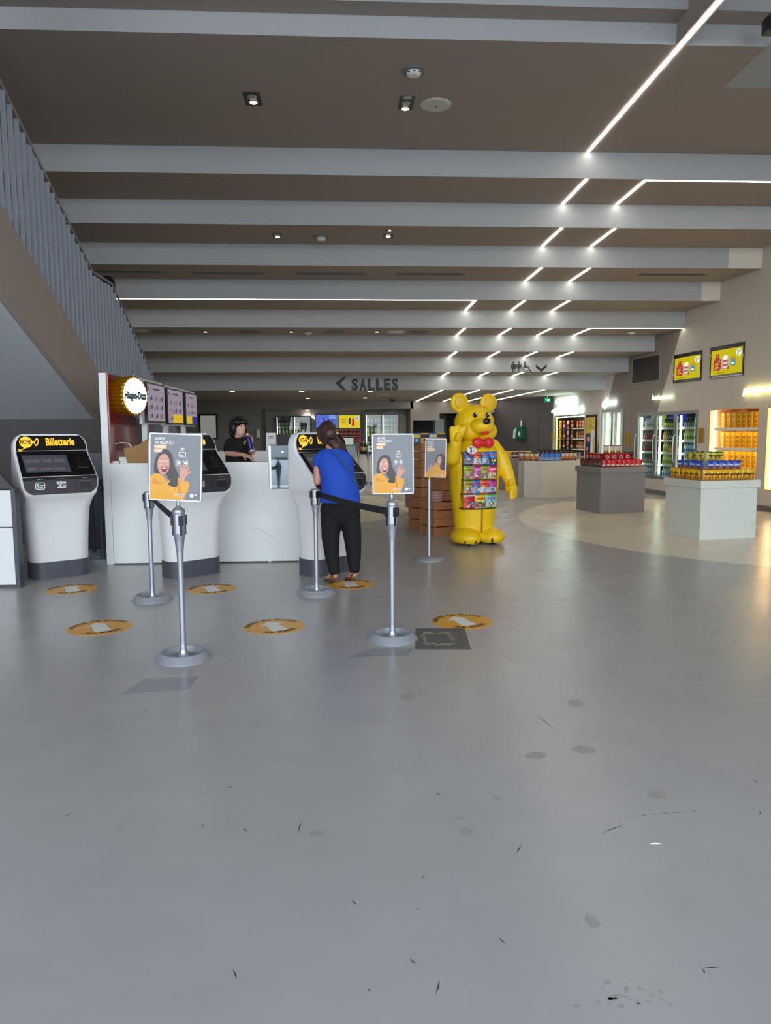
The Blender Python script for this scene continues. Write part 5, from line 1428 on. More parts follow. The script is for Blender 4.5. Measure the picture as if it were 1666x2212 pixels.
for px, lab in ((((1458, 768), (1518, 756), (1516, 822), (1456.5, 827)), 'left of two yellow advert screens on the right wall'),
                (((1537, 750), (1610.5, 739), (1607, 811), (1535, 818)), 'right of two yellow advert screens, nearer the picture edge')):
    t, w, h = wall_thing('advert_screen', px, lab, 'screen', group='advert screens on the right wall')
    b = MB(); b.bx(0, w, -.02, .0, 0, .06); b.bx(0, w, -.02, 0, h - .08, h); b.bx(0, .03, -.02, 0, .06, h - .08); b.bx(w - .03, w, -.02, 0, .06, h - .08); b.bx(0, w, -.004, 0, 0, h)
    b.build('bezel', m_blk_gl, t)
    b = MB(); T = front((.03, -.007, .06)); W_, H_ = w - .06, h - .14
    b.rect(0, 0, W_, H_, 0, T)
    b.poly([(.08 * W_, .2 * H_), (.3 * W_, .16 * H_), (.34 * W_, .3 * H_), (.33 * W_, .6 * H_), (.27 * W_, .68 * H_), (.26 * W_, .85 * H_), (.15 * W_, .85 * H_), (.14 * W_, .68 * H_), (.08 * W_, .6 * H_)], 1, T, .001)
    b.disc(.2 * W_, .76 * H_, .03 * W_, .03 * H_, 0, T, .002, 12)
    for yy in (.3, .44): b.disc(.19 * W_, yy * H_, .06 * W_, .05 * H_, 0, T, .002, 10); b.disc(.19 * W_, yy * H_, .03 * W_, .02 * H_, 1, T, .0024, 8)
    rnd = random.Random(4)
    for k in range(14): b.disc(rnd.uniform(.1, .31) * W_, rnd.uniform(.2, .62) * H_, .006 * W_, m=4, T=T, z=.0018, n=8)
    b.poly([(.38 * W_, .2 * H_), (.53 * W_, .22 * H_), (.55 * W_, .62 * H_), (.37 * W_, .6 * H_)], 2, T, .001)
    b.disc(.46 * W_, .66 * H_, .085 * W_, .1 * H_, 4, T, .0012, 16)
    for k in range(4): b.rect(.39 * W_, (.27 + .08 * k) * H_, .53 * W_, (.3 + .08 * k) * H_, 1 if k % 2 else 4, T, .002)
    b.disc(.56 * W_, .24 * H_, .03 * W_, .06 * H_, 1, T, .003, 14)
    b.rect(.63 * W_, .3 * H_, .78 * W_, .64 * H_, 3, T, .001); b.rect(.63 * W_, .56 * H_, .78 * W_, .66 * H_, 6, T, .0015); b.rect(.66 * W_, .36 * H_, .75 * W_, .44 * H_, 4, T, .002)
    b.disc(.87 * W_, .8 * H_, .085 * W_, .15 * H_, 4, T, .001, 24)
    b.text('5', T @ Matrix.Translation((.845 * W_, .71 * H_, 0)), .17 * H_, 5, .03, .8, .002); b.text('€50', T @ Matrix.Translation((.9 * W_, .8 * H_, 0)), .08 * H_, 5, .02, .7, .002)
    b.rect(.06 * W_, .06 * H_, .45 * W_, .075 * H_, 5, T, .001)
    b.build('display', SM, t)
t, w, h = wall_thing('dark_screen', ((1367, 774), (1428.5, 763.5), (1426, 823), (1365.5, 831)), 'switched off dark screen in a grey frame left of the adverts', 'screen')
b = MB(); b.bx(0, w, -.015, 0, 0, .03); b.bx(0, w, -.015, 0, h - .03, h); b.bx(0, .03, -.015, 0, .03, h - .03); b.bx(w - .03, w, -.015, 0, .03, h - .03); b.build('frame', m_mgrey, t)
MB().bx(.03, w - .03, -.006, 0, .03, h - .03).build('panel', mat('dark brown screen', '2c2625', .5), t)
# upright gold advert
t, w, h = wall_thing('advert_poster', ((1268, 897), (1290.5, 895), (1289, 1000), (1266.5, 1002)), 'upright gold advert panel between the snack recess and the freezer', 'poster')
b = MB(); b.bx(0, w, -.03, 0, 0, h); b.build('frame', m_blk_gl, t)
b = MB(); T = front((0, -.031, 0)); b.rect(.04, .04, w - .04, h - .07, 0, T)
b.text('SALÉ', T @ Matrix.Translation((w * .45, h * .77, 0)), h * .06, 1, .01, .5, .002); b.rect(w * .2, h * .73, w * .7, h * .74, 2, T, .001); b.rect(w * .35, h * .87, w * .55, h * .89, 2, T, .001)
b.rect(w * .08, h * .22, w * .5, h * .62, 3, T, .001); b.disc(w * .29, h * .5, w * .12, h * .06, 5, T, .002, 18); b.disc(w * .2, h * .3, w * .07, h * .04, 5, T, .002, 12)
b.disc(w * .72, h * .6, w * .17, h * .085, 4, T, .001, 22); b.text('7', T @ Matrix.Translation((w * .68, h * .58, 0)), h * .06, 3, .02, .7, .002); b.text('€50', T @ Matrix.Translation((w * .78, h * .61, 0)), h * .025, 3, .02, .6, .002)
b.rect(w * .56, h * .24, w * .74, h * .52, 4, T, .001)
b.rect(w * .3, h * .14, w * .6, h * .15, 2, T, .001)
b.build('print', [mat('gold print', 'c0a83c', .4, emit=.1), m_inkr, m_ink, mat('violet pack print', '2a2450', .4), mat('pale blue print', 'b8cce8', .4, emit=.15), mat('soft pink print', 'd8a0b0', .4)], t)
# small brass coloured plates
for px, lab in ((((1189, 935), (1196, 934), (1195, 955), (1188, 956)), 'small gold plate left of the snack recess'), (((1352.5, 934), (1363, 933), (1362, 961.5), (1351.5, 962.5)), 'small gold plate between freezer and drinks fridge'),
                (((1510.5, 924.5), (1522.5, 924), (1521.5, 956.5), (1509.5, 957)), 'small gold plate between drinks fridge and popcorn cabinet')):
    t, w, h = wall_thing('wall_plate', px, lab, 'plate', group='small gold wall plates')
    MB().bx(0, w, -.012, 0, 0, h).build('plate', mat('dull gold plate', 'a8861c', .45, .3, var=.15, scale=30), t, .004)
    b = MB()
    for k in range(5): b.rect(w * .15, h * (.2 + .13 * k), w * .8, h * (.23 + .13 * k), 0, front((0, -.0125, 0)))
    b.build('engraving', mat('engraved line', '6a5212', .6), t)
# neon words
def neon(word, x0, x1, ymid, hpx, col, s, lab, lit=None):
    a, c = ws(x0, ymid + (x0 - x1) * -.06)[0], ws(x1, ymid)[0]
    z = ws((x0 + x1) / 2, ymid)[1]; dist = wallpt((x0 + x1) / 2, ymid).y
    t = thing('neon_sign', wloc(a, z), lab, 'neon sign', rz=WRZ)
    h = hpx * dist / F * .72
    g_ = textgeo(word, .0); ww = max(v.x for v in g_[0]) - min(v.x for v in g_[0])
    T = front(((c - a) / 2, -.05, -h / 2)); T = T @ Matrix(((1, .2, 0, 0), (0, 1, 0, 0), (0, 0, 1, 0), (0, 0, 0, 1)))
    b = MB(); b.text(word, T, h, 0, .0, (c - a) / (ww * h / .72), 0, .018)
    b.build('tubing', glow('neon ' + col, col, s), t)
    b = MB()
    for k in range(4): b.cyl(((c - a) * (.15 + .23 * k), -.05, 0), ((c - a) * (.15 + .23 * k), 0, 0), .006, n=6)
    b.build('standoffs', m_steel, t)
neon('la gourmandise', 1204, 1247, 865, 15, 'd8fff4', 16., 'upper white green neon words above the snack recess')
neon('commence par là', 1196, 1261, 885, 14, 'd8fff8', 16., 'lower white green neon words above the snack recess')
neon('glaces', 1306, 1332, 868, 17, 'e8f4ff', 18., 'white neon word above the freezer')
neon('boissons', 1414, 1456, 857, 15, 'f4ffd8', 5., 'pale neon word above the drinks fridge')
neon('popcorn', 1613, 1692, 838, 26, 'fff6a0', 9., 'yellow neon word popcorn at the right picture edge')
# exit sign and first aid cabinet on the dark wall
p = at_z(1183, 855, Z[8])
t = thing('exit_sign', (p.x, p.y, Z[8]), 'small green exit sign under the ceiling near the dark wall', 'sign')
MB().bx(-.01, .01, -.01, .01, -.06, 0).build('bracket', m_whitem, t)
MB().bx(-.09, .09, -.02, .02, -.2, -.06).build('panel', glow('exit green', '14a06a', .8), t)
b = MB(); b.poly([(-.02, -.16), (.06, -.16), (.06, -.1), (-.02, -.1)], 0, front((0, -.021, 0))); b.disc(-.05, -.1, .015, m=0, T=front((0, -.021, 0)), n=10); b.build('pictogram', glow('exit white', 'e8fff4', 1.), t)
ad = V((p0.x - p1.x, p0.y - p1.y, 0)).normalized(); an = V((ad.y, -ad.x, 0))
def dwall(px, py):
    r = ray(px, py); return CO + r * ((p1 - CO).dot(an) / r.dot(an))
a, c = dwall(1118, 948), dwall(1137.5, 921)
t = thing('first_aid_cabinet', (a.x, a.y, a.z), 'green and white first aid cabinet on the dark wall beside the bear', 'first aid box', rz=math.atan2(ad.y, ad.x))
w, h = (V((c.x, c.y, 0)) - V((a.x, a.y, 0))).length, c.z - a.z
b = MB(); b.prism([(0, -.18, 0), (w, -.18, 0), (w, -.18, h * .9), (w * .85, -.18, h), (w * .2, -.18, h), (0, -.18, h * .8)], (0, .178, 0)); b.build('case', mat('deep green plastic', '0f5a40', .4), t, .01)
b = MB(); T = front((0, -.182, 0)); b.poly([(.0, .02), (w * .3, .02), (w * .32, h * .5), (w * .45, h * .9), (.05, h * .75)], 0, T); b.disc(w * .74, h * .42, w * .13, m=0, T=T, n=16); b.build('label', mat('white label', 'c8d4cc', .4), t)
MB().cyl((w * .7, -.09, h), (w * .7, -.09, h + .2), .03, n=10).build('alarm', m_whitem, t)

# ------------------------------------------------------------------ concession at the back
YN = 27.95
def back_screen(x0, x1, y0, y1, mats, fn, lab):
    a, c = at_y(x0, y1, YN), at_y(x1, y0, YN)
    t = thing('wall_screen', (a.x, YN, a.z), lab, 'screen', 'wall screens in the back'); w, h = c.x - a.x, c.z - a.z
    MB().bx(-.03, w + .03, -.06, .0, -.03, h + .03).build('bezel', m_black, t)
    b = MB(); fn(b, front((0, -.062, 0)), w, h); b.build('display', mats, t)
def f1(b, T, w, h):
    b.rect(0, 0, w, h, 0, T); rnd = random.Random(5)
    for k in range(14): b.disc(rnd.uniform(.1, .9) * w, rnd.uniform(.1, .7) * h, rnd.uniform(.02, .08) * w, m=rnd.choice((1, 2)), T=T, z=.001 + k * .0002, n=10)
    for k in range(3): b.rect(w * .6, h * (.9 - .08 * k), w * .92, h * (.93 - .08 * k), 3, T, .005)
back_screen(683, 730, 896, 925, [glow('blue screen', '5a74d8', .9), glow('deep blue screen', '34409c', .8), glow('lilac screen', '9a9ae0', .9), glow('pale screen', 'c8d0f8', 1.)], f1, 'blue screen on the back wall beside the yellow one')
def f2(b, T, w, h):
    b.rect(0, 0, w, h, 0, T); b.disc(w * .86, h * .75, w * .08, h * .16, 1, T, .001, 18); b.poly([(w * .47, h * .3), (w * .55, h * .3), (w * .56, h * .75), (w * .51, h * .82), (w * .46, h * .75)], 2, T, .001); b.rect(w * .5, h * .12, w * .52, h * .3, 1, T, .001)
    b.rect(w * .62, h * .15, w * .74, h * .62, 3, T, .001); b.disc(w * .68, h * .68, w * .05, h * .1, 3, T, .001, 12)
    for k in range(3): b.rect(w * .14, h * (.66 - .12 * k), w * .34, h * (.7 - .12 * k), 2, T, .001)
    b.text('x', T @ Matrix.Translation((w * .86, h * .7, 0)), h * .16, 4, .05, 1, .002)
back_screen(732, 778, 897, 925, [glow('yellow screen', 'e8cc34', .9), glow('pale blue screen', 'bcdcf4', 1.), glow('brown screen', '6a3420', .5), glow('red screen', 'd8402c', .7), glow('strong blue screen', '2a6ad0', .8)], f2, 'yellow ice cream screen on the back wall')
a, c = at_y(428, 946, 25.7), at_y(460, 897, 25.7)
t = thing('wall_screen', (a.x, 26.28, a.z), 'grey white glowing screen far behind the worker, left', 'screen', 'wall screens in the back')
MB().bx(-.06, c.x - a.x + .06, -.06, 0, -.05, c.z - a.z + .06).build('bezel', m_black, t)
MB().bx(0, c.x - a.x, -.064, -.06, 0, c.z - a.z).build('display', glow('pale picture', 'a4a79c', .55), t)
p = at_y(558, 946, 26.2)
t = thing('mounted_dispenser', (p.x, 26.28, p.z), 'small white dispenser on the back wall right of the worker', 'dispenser')
MB().bx(-.06, .06, -.1, 0, 0, .3).build('housing', m_whitem, t, .01); MB().bx(-.02, .02, -.08, -.03, -.06, 0).build('nozzle', m_dgrey, t)
for x0, x1, y0, y1, nm in ((597, 672, 898, 990, 'left'), (789, 862, 894, 990, 'right')):
    a, c = at_y(x0, y1, 27.5), at_y(x1, y0, 27.5); w, h = c.x - a.x, c.z - a.z
    a.z = max(a.z, .02); h = c.z - a.z
    t = thing('drinks_cabinet', (a.x, 27.5, a.z), 'glass fronted drinks cabinet in the %s of the back niche' % nm, 'cabinet', 'glass drinks cabinets at the back')
    b = MB(); b.bx(0, w, .43, .45, 0, h); b.bx(0, .04, 0, .43, 0, h); b.bx(w - .04, w, 0, .43, 0, h); b.bx(.04, w - .04, 0, .43, h - .04, h); b.bx(.04, w - .04, 0, .43, 0, .03); b.bx(w / 2 - .02, w / 2 + .02, 0, .04, .03, h - .04); b.build('carcass', mat('cabinet grey' if nm == 'left' else 'pale cabinet grey', '4c4c4e' if nm == 'left' else '8c9498', .4), t)
    MB().bx(.04, w - .04, .0, .008, .03, h - .04).build('door_glass', m_glass, t)
    b = MB(); b.bx(.05, .07, .03, .05, .05, h - .06); b.bx(w / 2 + .03, w / 2 + .05, .03, .05, .05, h - .06); b.build('light_tubes', m_tube, t)
    for l in range(4):
        z = .08 + (h - .15) * l / 4 + .02
        MB().bx(.04, w - .04, .08, .42, z - .02, z).build('shelf', m_shelf, t)
        for q in range(9):
            kd = ('water', 'dark', 'pale', 'water')[l] if nm == 'right' else ('dark', 'dark', 'pale', 'dark')[l]
            place_bottle(kd, (a.x + .14 + (w - .28) * q / 8, 27.5 + .18, a.z + z), 0, '%s bottle on the %s shelf of the %s cabinet in the back niche' % ({'water': 'clear', 'dark': 'dark', 'pale': 'pale'}[kd], LN[(0, 1, 3, 4)[l]], nm), 'bottles in the %s back cabinet, %s shelf' % (nm, LN[(0, 1, 3, 4)[l]]), .045, .3)
a, c = at_y(722, 957, 27.6), at_y(779, 928, 27.6)
t = thing('snack_rack', (a.x, 27.6, a.z), 'wall rack of red packets under the yellow screen', 'shelf')
w = c.x - a.x
MB().bx(0, w, .3, .34, 0, c.z - a.z).build('board', m_cream, t)
b = MB(); b.bx(0, w, .0, .3, 0, .012); b.bx(0, w, .06, .3, .24, .25); b.build('shelves', m_shelf, t)
for r in range(2):
    for q in range(6):
        col, nm = (('d8b020', 'yellow'), ('a8181c', 'red'), ('b81c20', 'red'), ('5a2018', 'brown'), ('a01618', 'red'), ('c82420', 'red'))[q]
        put('rp' + col, lambda: pouch('snack_bag', w / 6.4, .21, .06, (col, 'c8a098', col, col), (0, .3, .5, .9, 1)), (a.x + w * (q + .5) / 6, 27.7, a.z + .0125 + .24 * r), 0, '%s packet in the %s row of the rack under the yellow screen' % (nm, ('lower', 'upper')[r]), 'snack bag', '%s packets in the rack, %s row' % (nm, ('lower', 'upper')[r]))
# far counter
a, c = at_y(738, 1046, 21), at_y(905, 1046, 21); zt_ = at_y(790, 977, 21).z
t = thing('concession_counter', (a.x, 21, 0), 'far white counter behind the right poster with bottles on it', 'counter'); w = c.x - a.x
MB().bx(-.6, w, 0, .04, .06, zt_ - .04).build('front_panel', m_cream, t); MB().bx(-.62, w + .02, -.03, .7, zt_ - .04, zt_).build('worktop', m_shelf, t); MB().bx(-.58, w - .02, .05, .66, 0, zt_ - .04).build('carcass', m_mgrey, t)
for k, (px, kd, nm) in enumerate(((780, 'cola', 'dark red'), (786, 'green', 'green'), (791, 'dark', 'black'), (846, 'green', 'green'), (863, 'pale', 'pale'))):
    q = at_y(px, 970, 21.2); place_bottle(kd, (q.x, 21.2, zt_), 0, '%s bottle on the far white counter, %s' % (nm, ('leftmost of three', 'middle of three', 'right of three', 'behind the poster', 'beside a carton')[k]), 'bottles on the far counter', .045, .3)
for px, w_, h_, l in ((802, .16, .16, 'small printed card holder left of the right poster'), (896, .2, .3, 'white carton with dark print right of the right poster'), (907, .14, .24, 'narrow white carton at the end of the far counter')):
    q = at_y(px, 970, 21.2); b = MB(); b.bx(-w_ / 2, w_ / 2, 0, .12, 0, h_); b.rect(-w_ * .3, h_ * .4, w_ * .2, h_ * .8, 1, front((0, -.001, 0)))
    tag(b.build('carton', [m_whitem, m_inkr], loc=(q.x, 21.15, zt_)), l, 'carton')
q = at_y(752, 985, 20.4)
t = thing('cash_register', (q.x, 20.45, 0), 'blue grey till stand behind the woman in blue', 'till')
MB().bx(-.2, .2, 0, .4, 0, 1.1).build('pedestal', mat('blue grey casing', '7e929c', .3), t); b = MB(); b.prism([(-.18, -.02, 1.1), (-.18, .25, 1.1), (-.18, .25, 1.32), (-.18, .16, 1.32)], (.36, 0, 0)); b.build('till', m_dgrey, t)
MB().poly([(-.15, -.012, 1.13), (.15, -.012, 1.13), (.15, .148, 1.31), (-.15, .148, 1.31)]).build('display', glow('till display', 'c8dccc', .7), t)
q = at_y(606, 955, 20.8)
t = thing('monitor', (q.x, 20.8, 0), 'black monitor on a stand between worker and right machine', 'monitor')
MB().bx(-.35, .35, 0, .5, 0, 1.02).build('desk', m_mgrey, t); MB().bx(-.26, .26, .1, .14, 1.1, 1.42).build('panel', m_black, t, .006); MB().bx(-.04, .04, .1, .2, 1.02, 1.1).build('foot', m_dgrey, t)
# belt posts in front of the far counter
bp = []
for px, py, l in ((776, 1049, 'far barrier post with belt, left of two behind the woman'), (796, 1050.5, 'far barrier post with belt, right of two beside the poster')):
    q = fl(px, py); bp.append((stanchion(q, l, 'far barrier posts'), q))
q0, q1 = bp[0][1], bp[1][1]
belt(bp[0][0], (.04, 0, .905), (q1.x - q0.x - .04, q1.y - q0.y, .905), .0, .07)
belt(bp[1][0], (.04, 0, .905), (2.1, .4, .905), .01, .07)
t = stanchion(fl(958, 1047), 'far barrier post ending the belt behind the slim sign pole', 'far barrier posts')

# ------------------------------------------------------------------ people
m_skin = mat('skin', 'c98f76', .5, var=.06, scale=20); m_skin2 = mat('light skin', 'd3a48d', .5, var=.06, scale=20)
m_hairb = mat('dark brown hair', '3a211b', .5, var=.45, scale=14, stretch=(6, 6, 1)); m_hairk = mat('black hair', '100c0c', .45, var=.4, scale=14, stretch=(6, 6, 1))
m_blue = mat('royal blue blouse', '164ab8', .75, var=.08, scale=16, bump=.25, bscale=9); m_trou = mat('black trousers', '0e0e10', .85, var=.15, bump=.2, bscale=9)
m_tee = mat('black shirt', '0b0b0c', .85, var=.15, bump=.2, bscale=9)
def hand(wrist, d, nrm, side, curl=.4, s=1.):
    # palm, four bent fingers of different length and a thumb from the palm edge
    w = V(wrist); d = V(d).normalized(); n = V(nrm).normalized(); a = d.cross(n).normalized() * side; n = a.cross(d).normalized() * (1 if a.cross(d).dot(V(nrm)) > 0 else -1)
    P = [('p', [(w, .024 * s), (w + d * .045 * s + a * .012 * s, .021 * s), (w + d * .08 * s + a * .022 * s, .014 * s)]), ('p', [(w + d * .02 * s - a * .012 * s, .02 * s), (w + d * .08 * s - a * .022 * s, .014 * s)]), ('p', [(w + d * .05 * s, .02 * s), (w + d * .08 * s, .015 * s)])]
    for k, (o, l) in enumerate(((.03, .072), (.011, .082), (-.009, .076), (-.028, .06))):
        b0 = w + d * .085 * s + a * o * s; l *= s
        d1 = (d - n * curl * .5).normalized(); d2 = (d - n * curl * 1.5).normalized(); d3 = (d - n * curl * 2.6).normalized()
        q1 = b0 + d1 * l * .45; q2 = q1 + d2 * l * .32; q3 = q2 + d3 * l * .25
        P.append(('p', [(b0, .0095 * s), (q1, .009 * s), (q2, .0082 * s), (q3, .0072 * s)]))
    t0 = w + d * .025 * s + a * .026 * s; t1 = t0 + (d * .6 + a * .7 - n * .3).normalized() * .036 * s; t2 = t1 + (d * .9 + a * .25 - n * .4).normalized() * .03 * s
    P.append(('p', [(t0, .013 * s), (t1, .0105 * s), (t2, .0085 * s)]))
    return P
# woman seen from behind, leaning over the right machine
WP = fl(737, 1260)
wo = thing('person', WP, 'person in a blue blouse and black trousers leaning over the right ticket machine', 'person')
head = V((-.12, .24, 1.445))
prims = [('e', head, (.074, .095, .108), (-.5, .1, 0)), ('e', head + V((-.01, .06, -.045)), (.055, .05, .06)), ('e', head + V((-.016, .115, -.02)), (.012, .018, .018)), ('e', head + V((-.078, .012, -.012)), (.012, .022, .032)), ('e', head + V((.076, .022, -.01)), (.012, .022, .032)),
         ('p', [((-.065, .13, 1.29), .06), (head + V((.02, -.03, -.07)), .052)]),
         ('l', [((.0, .02, .76), .16, .12), ((-.01, .05, .92), .14, .105), ((-.035, .09, 1.08), .15, .11), ((-.058, .12, 1.2), .14, .095), ((-.06, .13, 1.28), .09, .07)]),
         ('p', [((-.155, .12, 1.215), .042), ((-.212, .1, 1.1), .043), ((-.215, .07, .985), .037), ((-.205, .14, 1.02), .032), ((-.18, .21, 1.1), .025)]),
         ('p', [((.04, .12, 1.2), .042), ((.1, .12, 1.09), .042), ((.105, .15, .985), .036), ((.08, .25, 1.03), .03), ((.06, .31, 1.09), .025)]),
         ('p', [((-.07, .02, .8), .11), ((-.095, .0, .45), .06), ((-.06, -.01, .1), .037)]), ('p', [((.08, .02, .8), .11), ((.115, .02, .45), .06), ((.13, .02, .1), .037)])]
prims += hand((-.18, .21, 1.1), (.15, .55, .85), (0, .85, -.55), -1, .2) + hand((.06, .31, 1.09), (-.2, .5, .85), (0, .85, -.5), 1, .2)
for ax, ay, tx, ty in ((-.06, -.01, -.125, .12), (.13, .02, .075, .15)):
    h_ = V((ax, ay - .02, .09)); tt = V((tx, ty, .03)); dd_ = tt - h_; sd = V((-dd_.y, dd_.x, 0)).normalized()
    prims += [('p', [(h_, .034), (h_ + dd_ * .35 + V((0, 0, .005)), .031), (h_ + dd_ * .7, .033), (tt, .02)])]
    for k in range(5):
        f0 = h_ + dd_ * .72 + sd * (-.026 + .013 * k); l = (.05, .054, .05, .044, .056)[k if ax < 0 else 4 - k]
        prims.append(('p', [(f0, .012), (f0 + dd_.normalized() * l, .0085)]))
blob('body', prims, m_skin, wo, .006, 3)
# blouse
bl = [('l', [((.0, .012, .785), .2, .145), ((-.0, .03, .9), .185, .14), ((-.015, .06, 1.02), .17, .135), ((-.04, .09, 1.12), .175, .13), ((-.055, .115, 1.2), .178, .118), ((-.055, .125, 1.255), .15, .095), ((-.058, .13, 1.3), .085, .075)]),
      ('p', [((-.16, .12, 1.225), .064), ((-.195, .11, 1.195), .058), ((-.208, .105, 1.165), .052)]), ('p', [((.05, .12, 1.21), .064), ((.082, .12, 1.17), .056), ((.095, .12, 1.14), .051)])]
cu = MB(); cu.box((.16, .0, .74), (.9, .9, .1), T=Matrix.Rotation(.0, 4, 'Y'))
blob('blouse', bl, m_blue, wo, .009, 4, [cu])
tr = [('l', [((.0, .02, .82), .165, .105), ((.0, .005, .75), .186, .135), ((.0, 0, .7), .185, .132), ((.005, 0, .64), .175, .112), ((.01, 0, .58), .14, .08)]),
      ('p', [((-.085, .0, .72), .108), ((-.095, .0, .45), .088), ((-.082, -.005, .25), .07), ((-.062, -.012, .125), .056)]),
      ('p', [((.085, .0, .72), .108), ((.115, .015, .45), .088), ((.127, .018, .25), .07), ((.132, .015, .14), .056)])]
blob('trousers', tr, m_trou, wo, .009, 4)
hair = [('e', head + V((.004, -.015, .018)), (.09, .105, .112), (-.5, .1, 0)), ('e', head + V((.03, -.085, -.03)), (.07, .05, .09), (.3, 0, 0)),
        ('p', [(head + V((.05, -.1, -.06)), .062), (head + V((.085, -.115, -.12)), .07), (head + V((.11, -.11, -.19)), .062), (head + V((.1, -.1, -.25)), .03)]),
        ('p', [(head + V((-.06, .02, .03)), .045), (head + V((-.06, -.0, -.04)), .035), (head + V((-.0, -.075, -.09)), .04)]),
        ('p', [(head + V((.14, -.1, -.13)), .035), (head + V((.15, -.1, -.2)), .032), (head + V((.12, -.1, -.235)), .02)])]
hr = blob('hair', hair, m_hairb, wo, .007, 2)
MB().lathe([(.03, -.012), (.046, 0), (.03, .012)], (0, 0, 0), 14, T=Matrix.Translation(head + V((.045, -.135, -.05)))).build('hair_tie', m_blackf, wo)
b = MB(); b.tube([(-.105, .04, 1.29), (-.03, -.01, 1.25), (.06, -.035, 1.13), (.14, -.015, 1.0), (.185, .05, .93)], [.013] * 5, 8, flat=.3)
b.build('bag_strap', mat('slate blue strap', '3a5a80', .6), wo)
for ax, ay, tx, ty in ((-.06, -.01, -.125, .12), (.13, .02, .075, .15)):
    h_ = V((ax, ay - .05, .055)); tt = V((tx, ty, .008)); dd_ = tt - h_; e_ = dd_.normalized()
    b = MB(); sd = V((-e_.y, e_.x, 0)).normalized()
    outl = [(-.0, .03), (.25, .03), (.45, .028), (.75, .043), (1., .045), (1.28, .025)]
    pts = [h_ + dd_ * a_ + sd * w_ for a_, w_ in outl] + [h_ + dd_ * a_ - sd * w_ for a_, w_ in outl[::-1]]
    for p_ in pts: p_.z = max(p_.z, .006)
    b.prism(pts, (0, 0, -.014) if False else (0, 0, .012)); b.build('sandal', mat('brown sandal sole', '6a4a3c', .7), wo)
    b = MB(); b.tube([h_ + sd * .034 + V((0, .02, .02)), h_ + V((0, -.012, .055)), h_ - sd * .034 + V((0, .02, .02))], .006, 6); b.tube([h_ + dd_ * .75 + sd * .045, h_ + dd_ * .72 + V((0, 0, .045)), h_ + dd_ * .75 - sd * .045], .006, 6); b.build('sandal_strap', m_blackf, wo)
# worker behind the counter
KP = V((at_y(517, 1000, YC + 1.1).x, YC + 1.1, 0)); K = (YC + 1.1) / F
wk = thing('person', KP, 'person in a black shirt holding a blue bottle behind the white counter', 'person')
kx = lambda px: (px - 517) * K
kz = lambda py: H + (937 - py) * K
hd = V((kx(519), -.02, kz(926)))
yaw = .75
Rh = Matrix.Rotation(yaw, 3, 'Z')
F_ = lambda x, y, z: hd + Rh @ V((x, y, z))
prims = [('e', hd, (.073, .092, .112), (0, 0, yaw)), ('e', F_(0, -.025, -.055), (.056, .066, .06), (0, 0, yaw)), ('e', F_(0, -.1, -.02), (.012, .018, .026), (-.3, 0, yaw)), ('e', F_(0, -.085, -.066), (.024, .012, .01), (0, 0, yaw)),
         ('e', F_(-.074, .015, -.015), (.012, .022, .032), (0, 0, yaw)), ('e', F_(.074, .015, -.015), (.012, .022, .032), (0, 0, yaw)),
         ('p', [((kx(516), .02, kz(958)), .06), (hd + V((-.005, .0, -.07)), .052)]),
         ('l', [((0, 0, .85), .165, .12), ((0, 0, 1.0), .155, .115), ((kx(516), .0, 1.15), .14, .105), ((kx(516), .0, 1.28), .15, .1), ((kx(516), .01, 1.36), .12, .08)]),
         ('p', [((kx(497), .0, kz(960)), .045), ((kx(494), -.02, kz(971)), .042), ((kx(495), -.05, kz(979)), .038), ((kx(516), -.16, kz(981)), .033), ((kx(529), -.21, kz(981)), .026)]),
         ('p', [((kx(536), .0, kz(960)), .045), ((kx(544), -.05, kz(975)), .04), ((kx(548), -.12, kz(975)), .037), ((kx(546.5), -.19, kz(962)), .028)]),
         ('p', [((-.09, 0, .85), .1), ((-.09, 0, .45), .06), ((-.09, 0, .08), .045)]), ('p', [((.09, 0, .85), .1), ((.09, 0, .45), .06), ((.09, 0, .08), .045)]),
         ('p', [((-.09, .0, .05), .045), ((-.1, -.14, .035), .033)]), ('p', [((.09, .0, .05), .045), ((.1, -.14, .035), .033)])]
prims += hand((kx(529), -.21, kz(981)), (.9, -.2, -.25), (0, -.4, 1), 1, .5) + hand((kx(546.5), -.19, kz(962)), (-.05, -.3, 1), (.2, 1, .2), 1, .75)
blob('body', prims, m_skin2, wk, .006, 3)
te = [('l', [((0, 0, .84), .195, .14), ((0, 0, 1.0), .17, .13), ((kx(516), .0, 1.15), .165, .13), ((kx(516), .0, 1.28), .172, .122), ((kx(516), .008, 1.36), .13, .1), ((kx(516), .015, 1.405), .08, .07)]),
      ('p', [((kx(498), .0, kz(957)), .062), ((kx(495), -.01, kz(964)), .06), ((kx(494), -.02, kz(970)), .057)]), ('p', [((kx(535), .0, kz(957)), .062), ((kx(541), -.03, kz(965)), .057), ((kx(543), -.045, kz(970)), .053)])]
blob('shirt', te, m_tee, wk, .009, 4)
blob('trousers', [('l', [((0, 0, .95), .18, .13), ((0, 0, .8), .185, .135)]), ('p', [((-.09, 0, .8), .105), ((-.09, 0, .1), .07)]), ('p', [((.09, 0, .8), .105), ((.09, 0, .1), .07)])], m_trou, wk, .012, 3)
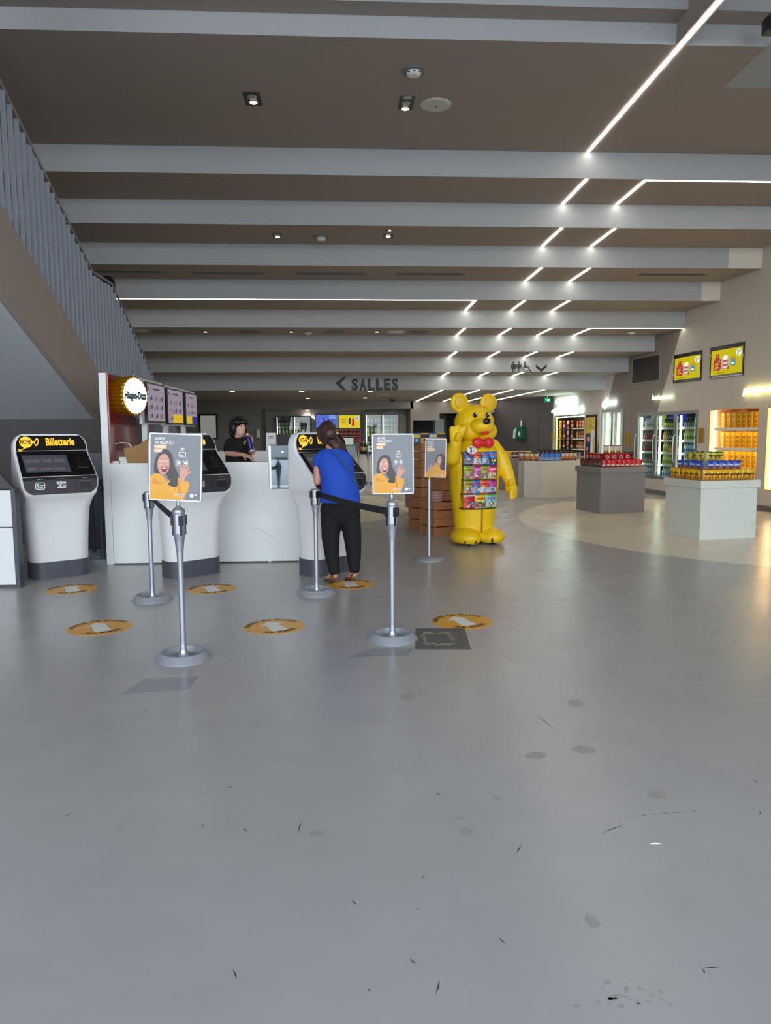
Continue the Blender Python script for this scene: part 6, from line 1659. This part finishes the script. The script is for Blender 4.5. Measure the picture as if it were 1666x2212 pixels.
hair = [('e', F_(0, .022, .035), (.092, .1, .1), (0, 0, yaw)), ('e', F_(-.055, -.05, .07), (.05, .05, .04)), ('e', F_(.05, -.06, .07), (.045, .045, .04)), ('e', F_(0, -.072, .078), (.05, .035, .035)), ('e', F_(-.085, -.01, .0), (.035, .05, .075)), ('e', F_(.083, .0, -.0), (.035, .05, .07)), ('e', F_(-.045, .06, -.05), (.055, .045, .07)), ('e', F_(.035, .065, -.04), (.055, .045, .06)), ('e', F_(-.07, .035, -.075), (.03, .035, .045))]
rnd = random.Random(9)
for k in range(60):
    a_ = rnd.uniform(.5, 2 * pi - .5) - pi / 2; z_ = rnd.uniform(-.06, .115); r_ = .095 * math.sqrt(max(.1, 1 - max(0, z_) ** 2 / .018))
    if math.sin(a_) < -.35 and z_ < .05: continue
    hair.append(('e', F_(r_ * math.cos(a_ + pi / 2 - pi / 2), r_ * math.sin(a_) * 1.05 + .02, z_ + .02), (.02, .02, .018)))
blob('hair', [p_ for p_ in hair], m_hairk, wk, .005, 1)
b = MB()
for sx in (-1, 1):
    b.ell(F_(sx * .031, -.081, .012), (.012, .008, .007), 0, 10, 8); b.ell(F_(sx * .031, -.0865, .012), (.006, .004, .006), 1, 8, 6)
b.build('eyes', [m_pw, m_black], wk)
b = MB()
for sx in (-1, 1): b.tube([F_(sx * .05, -.076, .03), F_(sx * .033, -.087, .036), F_(sx * .015, -.088, .031)], .004, 6)
b.build('eyebrows', m_hairk, wk)
b = MB(); b.tube([F_(-.022, -.088, -.066), F_(0, -.0975, -.064), F_(.022, -.088, -.066)], .0045, 6); b.build('lips', mat('lips', 'a4605a', .5), wk)
b = MB(); T = front((kx(532), -.142, kz(958))); b.poly([(-.012, .02), (.012, .02), (.004, 0), (.014, -.02), (-.004, -.012)], 0, T); b.build('shirt_emblem', mat('amber print', 'd8a040', .5), wk)
t = thing('drink_flask', KP + V((kx(548.5), -.245, kz(973))), 'dark blue metal flask held by the person behind the counter', 'bottle')
t.rotation_euler = (0, -.22, 0)
MB().lathe([(.034, 0), (.036, .004), (.036, .13), (.03, .165), (.018, .185)], n=20).build('flask', mat('navy enamel', '20286c', .3, .3), t)
MB().lathe([(.017, .185), (.019, .19), (.019, .215), (.014, .22)], n=16).build('cap', m_steel, t); MB().lathe([(.0365, -.002), (.0365, .01)], n=20).build('base_ring', m_steel, t)
